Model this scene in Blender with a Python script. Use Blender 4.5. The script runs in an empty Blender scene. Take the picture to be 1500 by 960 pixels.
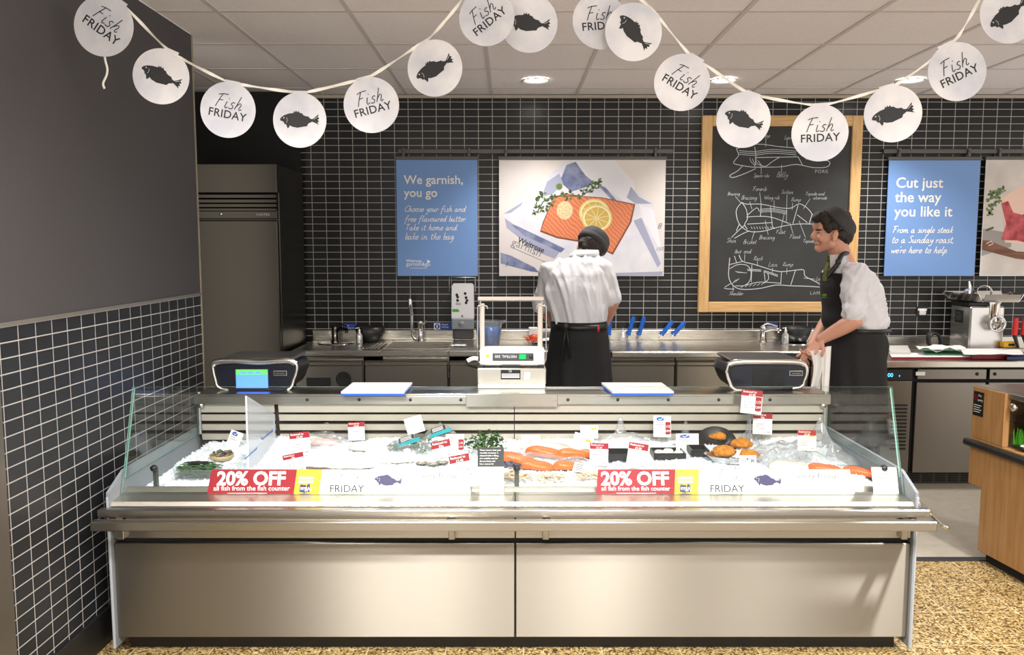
import bpy, bmesh, math, random
from mathutils import Vector, Matrix, noise, geometry
random.seed(11)
S = bpy.context.scene
C = S.collection
PI = math.pi

# ------------------------------------------------------------ camera, world, exposure, lamps
F, PITCH, H = 1200.0, math.atan(120/1200.0), 1.55
cam = bpy.data.objects.new('camera', bpy.data.cameras.new('camera'))
C.objects.link(cam)
cam.location = (0, 0, H)
cam.rotation_euler = (PI/2-PITCH, 0, 0)
cam.data.sensor_width = 36
cam.data.lens = 36*F/1500
cam.data.shift_x = 0.0012
cam.data.clip_start = 0.05
S.camera = cam
S.view_settings.view_transform = 'Standard'
S.view_settings.look = 'None'
S.view_settings.gamma = 1
S.view_settings.use_curve_mapping = False
S.view_settings.exposure = 0.9
WY, CZ = 5.82, 2.59           # back wall distance, ceiling height
WL = -1.585                   # left wall plane
world = bpy.data.worlds.new('shop')
S.world = world
world.use_nodes = True
wb = world.node_tree.nodes['Background']
wb.inputs[0].default_value = (1.0, 0.945, 0.89, 1)
wb.inputs[1].default_value = 0.75
LAMP = (1.0, 0.96, 0.92)

def spot(loc, aim, power, angle, blend=0.6, size=0.05, col=LAMP):
    l = bpy.data.lights.new('spot_lamp', 'SPOT')
    l.energy = power; l.spot_size = math.radians(angle); l.spot_blend = blend
    l.shadow_soft_size = size; l.color = col
    o = bpy.data.objects.new('spot_lamp', l); C.objects.link(o)
    o.location = loc
    o.rotation_euler = (Vector(aim)-Vector(loc)).to_track_quat('-Z', 'Y').to_euler()
    return o
# track spots above the shop aisle, aimed at the ice
spot((-.47, 1.0, 2.5), (-.36, 3.2, .5), 130, 44, .9, .05)
spot((.72, 1.0, 2.5), (.80, 3.2, .5), 130, 44, .9, .05)
spot((2.35, 2.3, 2.52), (2.0, 3.35, 0), 160, 50, .8, .06)
for lx in (-1.0, .4, 1.8):       # added unseen fill lamps: brighten aisle floor, bunting and, by bounce, ceiling
    for ly in (1.0, 1.75):
        l = bpy.data.lights.new('aisle_fill', 'POINT'); l.energy = 4; l.shadow_soft_size = .12; l.color = LAMP
        o = bpy.data.objects.new('aisle_fill', l); C.objects.link(o); o.location = (lx, ly, 2.42)
        spot((lx, ly-.5, 2.55), (lx, ly-.45, 0), 46, 160, .5, .10)
spot((-.95, 1.3, 2.52), (-1.0, 3.3, .5), 45, 70, .9, .08)

# ------------------------------------------------------------ helpers
def lin(v):
    v /= 255.0
    return v/12.92 if v <= .04045 else ((v+.055)/1.055)**2.4
def col(r, g, b): return (lin(r), lin(g), lin(b), 1)

def at(px, py, Y=None, Z=None, X=None):
    """world point seen at photo pixel (px, py) on a plane Y=, Z= or X="""
    u = (px-748.2)/F; v = (480-py)/F
    d = Vector((u, math.cos(PITCH)+v*math.sin(PITCH), -math.sin(PITCH)+v*math.cos(PITCH)))
    if Y is not None: t = Y/d.y
    elif Z is not None: t = (Z-H)/d.z
    else: t = X/d.x
    return Vector((0, 0, H))+d*t

def on_top(px, py, ymax=5.70, Z=.88):
    """point on the back worktop under a pixel, kept in front of the upstand"""
    p = at(px, py, Z=Z)
    if p.y > ymax: p = at(px, py, Y=ymax)
    p.z = Z
    return p
MATS = {}
def mat(name, rgb, rough=.5, metal=0, **k):
    if name in MATS: return MATS[name]
    m = bpy.data.materials.new(name); m.use_nodes = True
    nt = m.node_tree; b = nt.nodes['Principled BSDF']
    b.inputs['Base Color'].default_value = rgb if len(rgb) == 4 else (*rgb, 1)
    b.inputs['Roughness'].default_value = rough
    b.inputs['Metallic'].default_value = metal
    if 'spec' in k: b.inputs['Specular IOR Level'].default_value = k['spec']
    if 'coat' in k: b.inputs['Coat Weight'].default_value = k['coat']
    if 'sss' in k:
        b.inputs['Subsurface Weight'].default_value = k['sss']
        b.inputs['Subsurface Radius'].default_value = (.01, .004, .002)
    if 'emit' in k:
        b.inputs['Emission Color'].default_value = rgb
        b.inputs['Emission Strength'].default_value = k['emit']
    if 'var' in k:        # noise colour variation: (second colour, scale, [stretch])
        c2, sc = k['var'][0], k['var'][1]
        st = k['var'][2] if len(k['var']) > 2 else (1, 1, 1)
        tc = nt.nodes.new('ShaderNodeTexCoord'); mp = nt.nodes.new('ShaderNodeMapping')
        mp.inputs['Scale'].default_value = st
        nz = nt.nodes.new('ShaderNodeTexNoise'); nz.inputs['Scale'].default_value = sc
        nz.inputs['Detail'].default_value = 5
        rp = nt.nodes.new('ShaderNodeValToRGB')
        rp.color_ramp.elements[0].position = .35; rp.color_ramp.elements[1].position = .65
        rp.color_ramp.elements[0].color = rgb; rp.color_ramp.elements[1].color = c2
        nt.links.new(tc.outputs['Object'], mp.inputs[0]); nt.links.new(mp.outputs[0], nz.inputs['Vector'])
        nt.links.new(nz.outputs[0], rp.inputs[0]); nt.links.new(rp.outputs[0], b.inputs['Base Color'])
    if 'bump' in k:       # (scale, strength, [stretch])
        tc = nt.nodes.new('ShaderNodeTexCoord'); mp = nt.nodes.new('ShaderNodeMapping')
        mp.inputs['Scale'].default_value = k['bump'][2] if len(k['bump']) > 2 else (1, 1, 1)
        nz = nt.nodes.new('ShaderNodeTexNoise'); nz.inputs['Scale'].default_value = k['bump'][0]
        nz.inputs['Detail'].default_value = 4
        bp = nt.nodes.new('ShaderNodeBump'); bp.inputs['Strength'].default_value = k['bump'][1]
        bp.inputs['Distance'].default_value = k.get('bdist', .01)
        nt.links.new(tc.outputs['Object'], mp.inputs[0]); nt.links.new(mp.outputs[0], nz.inputs['Vector'])
        nt.links.new(nz.outputs[0], bp.inputs['Height']); nt.links.new(bp.outputs[0], b.inputs['Normal'])
    MATS[name] = m
    return m

def brushed(name, rgb, rough, stretch, strength=.015, aniso=0.0):
    """brushed steel: streaks run along the axis with the small stretch value"""
    m = mat(name, rgb, rough, 1.0, bump=(60, strength, stretch), bdist=.002)
    b = m.node_tree.nodes['Principled BSDF']
    nt = m.node_tree
    tc = nt.nodes.new('ShaderNodeTexCoord'); mp = nt.nodes.new('ShaderNodeMapping'); mp.inputs['Scale'].default_value = stretch
    nz = nt.nodes.new('ShaderNodeTexNoise'); nz.inputs['Scale'].default_value = 9; nz.inputs['Detail'].default_value = 6
    mr = nt.nodes.new('ShaderNodeMapRange'); mr.inputs[3].default_value = rough-.03; mr.inputs[4].default_value = rough+.04
    nt.links.new(tc.outputs['Object'], mp.inputs[0]); nt.links.new(mp.outputs[0], nz.inputs['Vector'])
    nt.links.new(nz.outputs[0], mr.inputs[0]); nt.links.new(mr.outputs[0], b.inputs['Roughness'])
    if aniso:
        tg = nt.nodes.new('ShaderNodeTangent'); tg.axis = 'Z'
        b.inputs['Anisotropic'].default_value = aniso; b.inputs['Anisotropic Rotation'].default_value = .25
        nt.links.new(tg.outputs[0], b.inputs['Tangent'])
    return m

def clear(name, tint, refl=.08, rough=.02, haze=0.0):
    """thin clear sheet: transparent tint plus fresnel reflection (haze adds a milky diffuse share)"""
    if name in MATS: return MATS[name]
    m = bpy.data.materials.new(name); m.use_nodes = True
    nt = m.node_tree; nt.nodes.clear()
    out = nt.nodes.new('ShaderNodeOutputMaterial')
    tr = nt.nodes.new('ShaderNodeBsdfTransparent'); tr.inputs[0].default_value = (*tint, 1)
    gl = nt.nodes.new('ShaderNodeBsdfGlossy'); gl.inputs['Roughness'].default_value = rough
    lw = nt.nodes.new('ShaderNodeLayerWeight'); lw.inputs[0].default_value = .5
    pw = nt.nodes.new('ShaderNodeMath'); pw.operation = 'POWER'; pw.inputs[1].default_value = 4.0
    mu = nt.nodes.new('ShaderNodeMath'); mu.operation = 'MULTIPLY_ADD'; mu.inputs[1].default_value = .5; mu.inputs[2].default_value = refl; mu.use_clamp = True
    mx = nt.nodes.new('ShaderNodeMixShader')
    nt.links.new(lw.outputs['Facing'], pw.inputs[0]); nt.links.new(pw.outputs[0], mu.inputs[0]); nt.links.new(mu.outputs[0], mx.inputs[0])
    base = tr
    if haze:
        df = nt.nodes.new('ShaderNodeBsdfDiffuse'); df.inputs[0].default_value = (.82, .84, .86, 1)
        m2 = nt.nodes.new('ShaderNodeMixShader'); m2.inputs[0].default_value = haze
        nt.links.new(tr.outputs[0], m2.inputs[1]); nt.links.new(df.outputs[0], m2.inputs[2]); base = m2
    nt.links.new(base.outputs[0], mx.inputs[1]); nt.links.new(gl.outputs[0], mx.inputs[2])
    nt.links.new(mx.outputs[0], out.inputs[0])
    MATS[name] = m
    return m

_tc = {}
def text2d(s, size=1.0, align='LEFT', bold=0.0, shear=0.0, space=1.0):
    key = (s, align, bold, shear, space)
    if key not in _tc:
        cu = bpy.data.curves.new('lettering', 'FONT'); cu.body = s; cu.size = 1; cu.align_x = align
        cu.offset = bold; cu.shear = shear; cu.resolution_u = 3; cu.space_character = space
        o = bpy.data.objects.new('lettering', cu); C.objects.link(o)
        dg = bpy.context.evaluated_depsgraph_get()
        me = bpy.data.meshes.new_from_object(o.evaluated_get(dg))
        _tc[key] = ([(v.co.x, v.co.y) for v in me.vertices], [tuple(p.vertices) for p in me.polygons])
        bpy.data.objects.remove(o); bpy.data.meshes.remove(me); bpy.data.curves.remove(cu)
    vs, fs = _tc[key]
    return [(x*size, y*size) for x, y in vs], fs

GL = {
'a': '8,8 5,10 1,7 0,3 2,0 5,1 8,8 7,2 9,0 11,2', 'b': '1,20 1,10 1,1 4,0 7,3 7,8 4,9 1,5',
'c': '7,8 5,10 1,7 0,3 3,0 8,2', 'd': '7,8 4,10 0,6 1,1 4,0 7,6 9,20 8,4 9,0 11,2', 'e': '1,5 7,6 6,10 2,9 0,4 2,0 8,2',
'f': '9,17 7,20 4,16 3,6 2,-6 0,-8|0,9 8,10', 'g': '8,8 5,10 1,7 1,2 4,1 8,8 7,-4 4,-9 0,-7', 'h': '3,20 2,8 1,0|1,3 5,10 8,8 7,2 9,0 11,2',
'i': '1,10 1,2 3,0 5,2|2,14 2.6,15', 'j': '3,10 2,-6 -1,-9|4,14 4.6,15', 'k': '3,20 1,0|8,10 2,5 8,0', 'l': '3,20 1,4 3,0 5,2',
'm': '1,10 1,0|1,4 4,10 6,8 6,0|6,4 9,10 11,8 11,2 13,0 15,2', 'n': '1,10 1,0|1,4 5,10 8,8 7,2 9,0 11,2',
'o': '4,10 0,6 1,1 5,0 8,5 6,10 4,10 9,9', 'p': '2,10 0,-9|2,5 5,10 8,7 6,1 1,1', 'r': '1,10 1,0|1,5 4,9 7,9', 's': '7,9 4,10 2,7 6,4 5,0 0,1',
't': '3,17 2,4 4,0 7,2|0,11 7,12', 'u': '1,10 0,3 3,0 7,6 8,10 7,2 9,0 11,2', 'v': '0,10 3,0 8,10', 'w': '0,10 2,0 6,8 8,0 12,10',
'y': '1,10 1,4 4,3 8,10|8,10 6,-4 2,-9 -1,-6', 'z': '0,10 8,10 0,0 8,0',
'C': '11,17 8,20 2,15 0,6 4,0 11,3', 'T': '0,19 13,20|7,20 5,0', 'F': '0,18 5,20 14,20.5|6,20 4,10 3,0|3.5,10.5 10,11', 'S': '10,18 6,20 2,16 8,8 6,1 0,2',
'B': '3,20 1,0|3,19 9,19 8,12 2,11 9,9 8,1 1,0', 'R': '3,20 1,0|3,19 9,18 8,12 2,10 10,0', 'L': '3,20 1,1 9,0', 'W': '0,20 4,0 9,14 12,0 17,20',
'.': '0,0 .8,.6', ',': '1,1 0,-3', "'": '1,20 0.5,16'}
def smooth2(pts, n=4):
    if len(pts) < 3: return pts
    out = []
    P = [pts[0]]+list(pts)+[pts[-1]]
    for i in range(1, len(P)-2):
        a, b, c, d = P[i-1], P[i], P[i+1], P[i+2]
        for k in range(n):
            t = k/n
            out.append(tuple(.5*((2*b[j])+(-a[j]+c[j])*t+(2*a[j]-5*b[j]+4*c[j]-d[j])*t*t+(-a[j]+3*b[j]-3*c[j]+d[j])*t**3) for j in range(len(b))))
    out.append(tuple(pts[-1]))
    return out
def script_strokes(s, size, slant=.28):
    """handwriting: list of 2d polylines, size = capital height"""
    x, out = 0, []
    k = size/20.0
    for ch in s:
        if ch == ' ':
            x += 8; continue
        g = GL.get(ch) or GL.get(ch.lower())
        if not g: continue
        w = 0
        for st in g.split('|'):
            p = [tuple(float(q) for q in t.split(',')) for t in st.split()]
            w = max(w, max(q[0] for q in p))
            out.append([((x+a+b*slant)*k, b*k) for a, b in smooth2(p, 3)])
        x += w+1.6
    return out, x*k

class MB:
    """collects geometry for ONE mesh object"""
    def __init__(s): s.v, s.f, s.m, s.sm = [], [], [], []
    def add(s, vs, fs, m=0, smooth=False, M=None):
        o = len(s.v)
        s.v += [tuple(M @ Vector(p)) for p in vs] if M is not None else [tuple(p) for p in vs]
        for f in fs:
            s.f.append(tuple(o+i for i in f)); s.m.append(m); s.sm.append(smooth)
    def box(s, x0, x1, y0, y1, z0, z1, m=0, b=0.0, M=None):
        if x0 > x1: x0, x1 = x1, x0
        if y0 > y1: y0, y1 = y1, y0
        if z0 > z1: z0, z1 = z1, z0
        b = min(b, (x1-x0)*.45, (y1-y0)*.45, (z1-z0)*.45)
        if b <= 0:
            vs = [(x, y, z) for x in (x0, x1) for y in (y0, y1) for z in (z0, z1)]
            s.add(vs, [(0, 1, 3, 2), (4, 6, 7, 5), (0, 4, 5, 1), (2, 3, 7, 6), (0, 2, 6, 4), (1, 5, 7, 3)], m, False, M); return
        vs, idx = [], {}
        for i, x in enumerate((x0, x1)):
            for j, y in enumerate((y0, y1)):
                for k, z in enumerate((z0, z1)):
                    sx, sy, sz = (b if i == 0 else -b), (b if j == 0 else -b), (b if k == 0 else -b)
                    for ax, p in enumerate(((x, y+sy, z+sz), (x+sx, y, z+sz), (x+sx, y+sy, z))):
                        idx[i, j, k, ax] = len(vs); vs.append(p)
        fs = []
        for i in (0, 1):
            fs.append([idx[i, j, k, 0] for j, k in ((0, 0), (1, 0), (1, 1), (0, 1))])
            fs.append([idx[j, i, k, 1] for j, k in ((0, 0), (1, 0), (1, 1), (0, 1))])
            fs.append([idx[j, k, i, 2] for j, k in ((0, 0), (1, 0), (1, 1), (0, 1))])
            for k in (0, 1):
                fs.append([idx[i, k, 0, 0], idx[i, k, 1, 0], idx[i, k, 1, 1], idx[i, k, 0, 1]])
                fs.append([idx[i, 0, k, 0], idx[i, 1, k, 0], idx[i, 1, k, 2], idx[i, 0, k, 2]])
                fs.append([idx[0, i, k, 1], idx[1, i, k, 1], idx[1, i, k, 2], idx[0, i, k, 2]])
                for j in (0, 1): fs.append([idx[i, j, k, a] for a in range(3)])
        s.add(vs, fs, m, False, M)
    def prism(s, poly, w0, w1, fn, m=0, mside=None):
        """poly (u,v) extruded from w0 to w1; fn(u,v,w) -> point"""
        n = len(poly)
        vs = [fn(u, v, w0) for u, v in poly]+[fn(u, v, w1) for u, v in poly]
        s.add(vs, [tuple(range(n)), tuple(range(2*n-1, n-1, -1))], m)
        s.add(vs, [(i, (i+1) % n, n+(i+1) % n, n+i) for i in range(n)], m if mside is None else mside)
    def tube(s, pts, r, n=8, m=0, caps=True, smooth=True, flat=None):
        """tube along pts; r number or list; flat=(a,b) scales the two cross axes"""
        pts = [Vector(p) for p in pts]
        if not isinstance(r, (list, tuple)): r = [r]*len(pts)
        vs, up = [], None
        for i, p in enumerate(pts):
            t = (pts[min(i+1, len(pts)-1)]-pts[max(i-1, 0)]).normalized()
            if up is None: up = Vector((0, 0, 1)) if abs(t.z) < .9 else Vector((1, 0, 0))
            a = (up-t*up.dot(t)).normalized(); b = t.cross(a); up = a
            fa, fb = flat or (1, 1)
            for k in range(n):
                q = 2*PI*k/n
                vs.append(p+a*math.cos(q)*r[i]*fa+b*math.sin(q)*r[i]*fb)
        fs = []
        for i in range(len(pts)-1):
            for k in range(n):
                k2 = (k+1) % n
                fs.append((i*n+k, i*n+k2, (i+1)*n+k2, (i+1)*n+k))
        s.add(vs, fs, m, smooth)
        if caps: s.add(vs, [tuple(range(n-1, -1, -1)), tuple((len(pts)-1)*n+k for k in range(n))], m)
    def lathe(s, prof, o=(0, 0, 0), n=24, m=0, M=None, smooth=True):
        """profile [(r,z)] about the z axis at o (or by matrix M)"""
        T = M if M is not None else Matrix.Translation(Vector(o))
        vs = [(r*math.cos(2*PI*k/n), r*math.sin(2*PI*k/n), z) for r, z in prof for k in range(n)]
        fs = []
        for i in range(len(prof)-1):
            for k in range(n):
                k2 = (k+1) % n
                fs.append((i*n+k, i*n+k2, (i+1)*n+k2, (i+1)*n+k))
        s.add(vs, fs, m, smooth, T)
    def ball(s, c, r, m=0, n=12, M=None, smooth=True):
        if not isinstance(r, (list, tuple)): r = (r, r, r)
        h = n//2+1
        vs = [(math.sin(PI*i/h)*math.cos(2*PI*k/n)*r[0], math.sin(PI*i/h)*math.sin(2*PI*k/n)*r[1], math.cos(PI*i/h)*r[2]) for i in range(h+1) for k in range(n)]
        fs = [(i*n+k, i*n+(k+1) % n, (i+1)*n+(k+1) % n, (i+1)*n+k) for i in range(h) for k in range(n)]
        T = Matrix.Translation(Vector(c))
        s.add(vs, fs, m, smooth, T @ M if M is not None else T)
    def grid(s, nu, nv, fn, m=0, smooth=True, closed=False):
        vs = [fn(i/(nu-1), j/(nv-1)) for j in range(nv) for i in range(nu)]
        s.add(vs, [(j*nu+i, j*nu+i+1, (j+1)*nu+i+1, (j+1)*nu+i) for j in range(nv-1) for i in range(nu-1)], m, smooth)
    # flat artwork in a sign's own plane: M maps (u, v, lift)
    def art(s, poly, M, lift=.0006, m=0):
        tr = geometry.tessellate_polygon([[Vector((u, v, 0)) for u, v in poly]])
        s.add([(u, v, lift) for u, v in poly], tr, m, False, M)
    def disc(s, u, v, r, M, lift=.0006, m=0, n=24, ry=None, rot=0):
        ry = ry or r
        s.art([(u+r*math.cos(2*PI*k/n)*math.cos(rot)-ry*math.sin(2*PI*k/n)*math.sin(rot), v+r*math.cos(2*PI*k/n)*math.sin(rot)+ry*math.sin(2*PI*k/n)*math.cos(rot)) for k in range(n)], M, lift, m)
    def line(s, pts, w, M, lift=.0006, m=0, taper=False):
        if len(pts) < 2: return
        vs, L = [], len(pts)
        for i, p in enumerate(pts):
            a, b = pts[max(i-1, 0)], pts[min(i+1, L-1)]
            dx, dy = b[0]-a[0], b[1]-a[1]; d = math.hypot(dx, dy) or 1
            q = w*(.6 if taper and i in (0, L-1) else 1)
            z = lift+i*6e-6
            vs += [(p[0]-dy/d*q/2, p[1]+dx/d*q/2, z), (p[0]+dy/d*q/2, p[1]-dx/d*q/2, z)]
        s.add(vs, [(2*i, 2*i+1, 2*i+3, 2*i+2) for i in range(L-1)], m, False, M)
    def text(s, t, u, v, size, M, m=0, lift=.0006, align='LEFT', bold=0.0, shear=0.0, space=1.0, rot=0):
        vs, fs = text2d(t, size, align, bold, shear, space)
        c, q = math.cos(rot), math.sin(rot)
        s.add([(u+x*c-y*q, v+x*q+y*c, lift) for x, y in vs], fs, m, False, M)
    def script(s, t, u, v, size, M, w, m=0, lift=.0006, slant=.28, rot=0, center=False):
        st, wd = script_strokes(t, size, slant)
        c, q = math.cos(rot), math.sin(rot)
        du = -wd/2 if center else 0
        for i, p in enumerate(st): s.line([(u+(x+du)*c-y*q, v+(x+du)*q+y*c) for x, y in p], w, M, lift+i % 6*1.3e-4, m)
    def build(s, name, mats, parent=None, loc=None, fix=True):
        me = bpy.data.meshes.new(name)
        me.from_pydata(s.v, [], s.f)
        for mm in (mats if isinstance(mats, (list, tuple)) else [mats]): me.materials.append(mm)
        me.polygons.foreach_set('material_index', s.m)
        me.polygons.foreach_set('use_smooth', s.sm)
        me.update()
        if fix:
            bm = bmesh.new(); bm.from_mesh(me)
            bmesh.ops.recalc_face_normals(bm, faces=bm.faces); bm.to_mesh(me); bm.free()
        o = bpy.data.objects.new(name, me); C.objects.link(o)
        if parent is not None: o.parent = parent; o.matrix_parent_inverse = parent.matrix_basis.inverted()
        if loc is not None: o.location = loc
        return o

def tag(o, label, cat, group=None, kind=None):
    o['label'] = label; o['category'] = cat
    if group: o['group'] = group
    if kind: o['kind'] = kind
    return o
def thing(name, loc, label, cat, group=None):
    o = bpy.data.objects.new(name, None); C.objects.link(o); o.location = loc; o.empty_display_size = .05
    return tag(o, label, cat, group)
def struct(mb, name, mats):
    o = mb.build(name, mats); o['kind'] = 'structure'; return o
def frame_from(o, u, n):
    """matrix with origin o, u axis, outward normal n (v = n x u)"""
    n = Vector(n).normalized(); u = Vector(u); u = (u-n*u.dot(n)).normalized(); v = n.cross(u).normalized()
    return Matrix(((u.x, v.x, n.x, o[0]), (u.y, v.y, n.y, o[1]), (u.z, v.z, n.z, o[2]), (0, 0, 0, 1)))
def wallM(px, py, Y):      # upright plane facing the camera, origin at a pixel
    return frame_from(at(px, py, Y=Y), (1, 0, 0), (0, -1, 0))

# ------------------------------------------------------------ common materials
STEEL = brushed('steel_brushed', (.42, .40, .36, 1), .28, (.4, 30, 30), .008, .8)
STEELV = brushed('steel_panel', (.37, .345, .30, 1), .50, (.4, 30, 30), .004, .97)
STEELD = brushed('steel_fridge', (.075, .068, .056, 1), .30, (30, 30, .4))
CHROME = mat('chrome', (.75, .74, .72, 1), .12, 1)
ALU = mat('aluminium', (.62, .61, .59, 1), .35, 1)
BLK = mat('black_plastic', (.012, .012, .013, 1), .38)
BLKM = mat('black_matt', (.010, .010, .011, 1), .8)
GREYP = mat('grey_plastic', col(132, 138, 144), .5)
WHITE = mat('white_plastic', col(225, 226, 226), .45)
PAPER = mat('white_card', col(236, 236, 234), .6)
INK = mat('black_ink', col(26, 26, 28), .6)
GINK = mat('grey_ink', col(120, 120, 122), .6)
RED = mat('red_card', col(150, 8, 30), .6)
YEL = mat('yellow_card', col(226, 200, 50), .5)
PURP = mat('purple_ink', col(62, 54, 98), .5)
BLUEINK = mat('blue_ink', col(30, 84, 178), .5)
GREEN = mat('green_print', col(70, 165, 50), .5)
ORANGE_INK = mat('orange_print', col(235, 165, 60), .5)
BLUEP = mat('blue_plastic', col(14, 92, 190), .35)
REDP = mat('red_plastic', col(214, 26, 30), .35)
# ------------------------------------------------------------ setting: walls, floor, ceiling
def tile_mat(name, ax, off, tile, grout, tw=.0976, th=.0495, mort=.0021, rough=.30):
    m = bpy.data.materials.new(name); m.use_nodes = True
    nt = m.node_tree; b = nt.nodes['Principled BSDF']; L = nt.links.new
    tc = nt.nodes.new('ShaderNodeTexCoord'); sp = nt.nodes.new('ShaderNodeSeparateXYZ'); cb = nt.nodes.new('ShaderNodeCombineXYZ')
    L(tc.outputs['Object'], sp.inputs[0])
    for k in range(2):
        ad = nt.nodes.new('ShaderNodeMath'); ad.operation = 'SUBTRACT'; ad.inputs[1].default_value = off[k]-50*(tw, th)[k]
        L(sp.outputs[ax[k]], ad.inputs[0]); L(ad.outputs[0], cb.inputs[k])
    b.inputs['Specular IOR Level'].default_value = .32
    br = nt.nodes.new('ShaderNodeTexBrick'); br.offset = 0; br.squash = 1
    br.inputs['Scale'].default_value = 1; br.inputs['Brick Width'].default_value = tw; br.inputs['Row Height'].default_value = th
    br.inputs['Mortar Size'].default_value = mort; br.inputs['Mortar Smooth'].default_value = .1
    br.inputs['Color1'].default_value = tile; br.inputs['Color2'].default_value = tuple(c*.8 for c in tile[:3])+(1,)
    br.inputs['Mortar'].default_value = grout
    L(cb.outputs[0], br.inputs['Vector']); L(br.outputs['Color'], b.inputs['Base Color'])
    mr = nt.nodes.new('ShaderNodeMapRange'); mr.inputs[3].default_value = rough; mr.inputs[4].default_value = .85
    L(br.outputs['Fac'], mr.inputs[0]); L(mr.outputs[0], b.inputs['Roughness'])
    bp = nt.nodes.new('ShaderNodeBump'); bp.invert = True; bp.inputs['Strength'].default_value = .6; bp.inputs['Distance'].default_value = .002
    L(br.outputs['Fac'], bp.inputs['Height']); L(bp.outputs[0], b.inputs['Normal'])
    return m
p0 = at(659.5, 160.2, Y=WY)
TILE = tile_mat('dark_wall_tile', (0, 2), (p0.x, p0.z), (.013, .014, .0145, 1), (.46, .445, .42, 1))
mb = MB(); mb.box(-2.6, 4.6, WY, WY+.12, 0, CZ); struct(mb, 'wall_back', TILE)

# left wall: painted upper part, tiled lower part, cap strip, steel corner guard
PAINT = mat('grey_paint', col(70, 68, 70), .75, bump=(180, .05))
q0 = at(283, 433, X=WL)
TILEL = tile_mat('left_wall_tile', (1, 2), (q0.y, q0.z-.006), (.020, .022, .026, 1), (.46, .45, .44, 1), rough=.42)
WE = 4.18
zt = at(283, 433, X=WL).z
mb = MB()
mb.box(WL-.16, WL, -1.2, WE, zt, CZ, 0)
mb.box(WL-.16, WL, -1.2, WE, .14, zt, 1)
mb.box(WL-.16, WL-.002, -1.2, WE, 0, .14, 0)
wl = struct(mb, 'wall_left', [PAINT, TILEL])
TRIMM = mat('trim_metal', col(150, 146, 138), .4, .6)
mb = MB(); mb.box(WL-.01, WL+.006, 2.45, WE, zt-.004, zt+.008); struct(mb, 'trim_1', TRIMM)
mb = MB(); mb.box(WL-.16, WL+.004, WE, WE+.012, 0, CZ-.002); struct(mb, 'trim_2', mat('trim_beige', col(150, 140, 122), .5))
mb = MB(); mb.box(WL-.01, WL+.010, -1.0, 2.50, .0, zt+.002, 0, .003); struct(mb, 'trim_3', STEELV)
mb = MB(); mb.box(WL, WL+.012, 2.5, WE, 0, .14, 0, .003); struct(mb, 'baseboard_left', mat('skirting_black', col(30, 29, 29), .45))
# recess wall left of the fridge
mb = MB(); mb.box(-2.6, -2.48, 4.0, WY, 0, CZ); struct(mb, 'wall_recess', mat('recess_paint', col(40, 40, 42), .8))
# black boxing over the fridge
x1 = at(433.5, 200, Y=5.70).x
mb = MB(); mb.box(-2.48, x1, 5.70, WY, at(433, 224, Y=5.7).z-.25, CZ, 0); struct(mb, 'wall_boxing', mat('boxing_black', col(22, 21, 21), .85))
# pale strip between tiles and ceiling
mb = MB(); mb.box(x1, 4.6, WY-.018, WY, CZ-.022, CZ, 0, .003); struct(mb, 'trim_4', mat('strip_beige', col(176, 166, 150), .6))

# ceiling of square tiles in a T-bar grid
CEIL = mat('ceiling_tile', col(232, 226, 224), .9, var=(col(226, 219, 216), 90), bump=(220, .08))
BAR = mat('ceiling_bar', col(200, 192, 188), .6)
mb = MB()
mb.box(-2.6, 4.6, -1.2, WY+.05, CZ+.004, CZ+.06, 0)
for i in range(-4, 9):
    x = -.132+.59*i
    if -2.6 < x < 4.6: mb.box(x-.011, x+.011, -1.2, WY, CZ, CZ+.006, 1)
for j in range(-11, 1):
    y = 5.585+.60*j
    mb.box(-2.6, 4.6, y-.011, y+.011, CZ+.0008, CZ+.006, 1)
mb.box(-1.75, WL, -1.2, WE, CZ, CZ+.01, 0)
struct(mb, 'ceiling', [CEIL, BAR])

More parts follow.
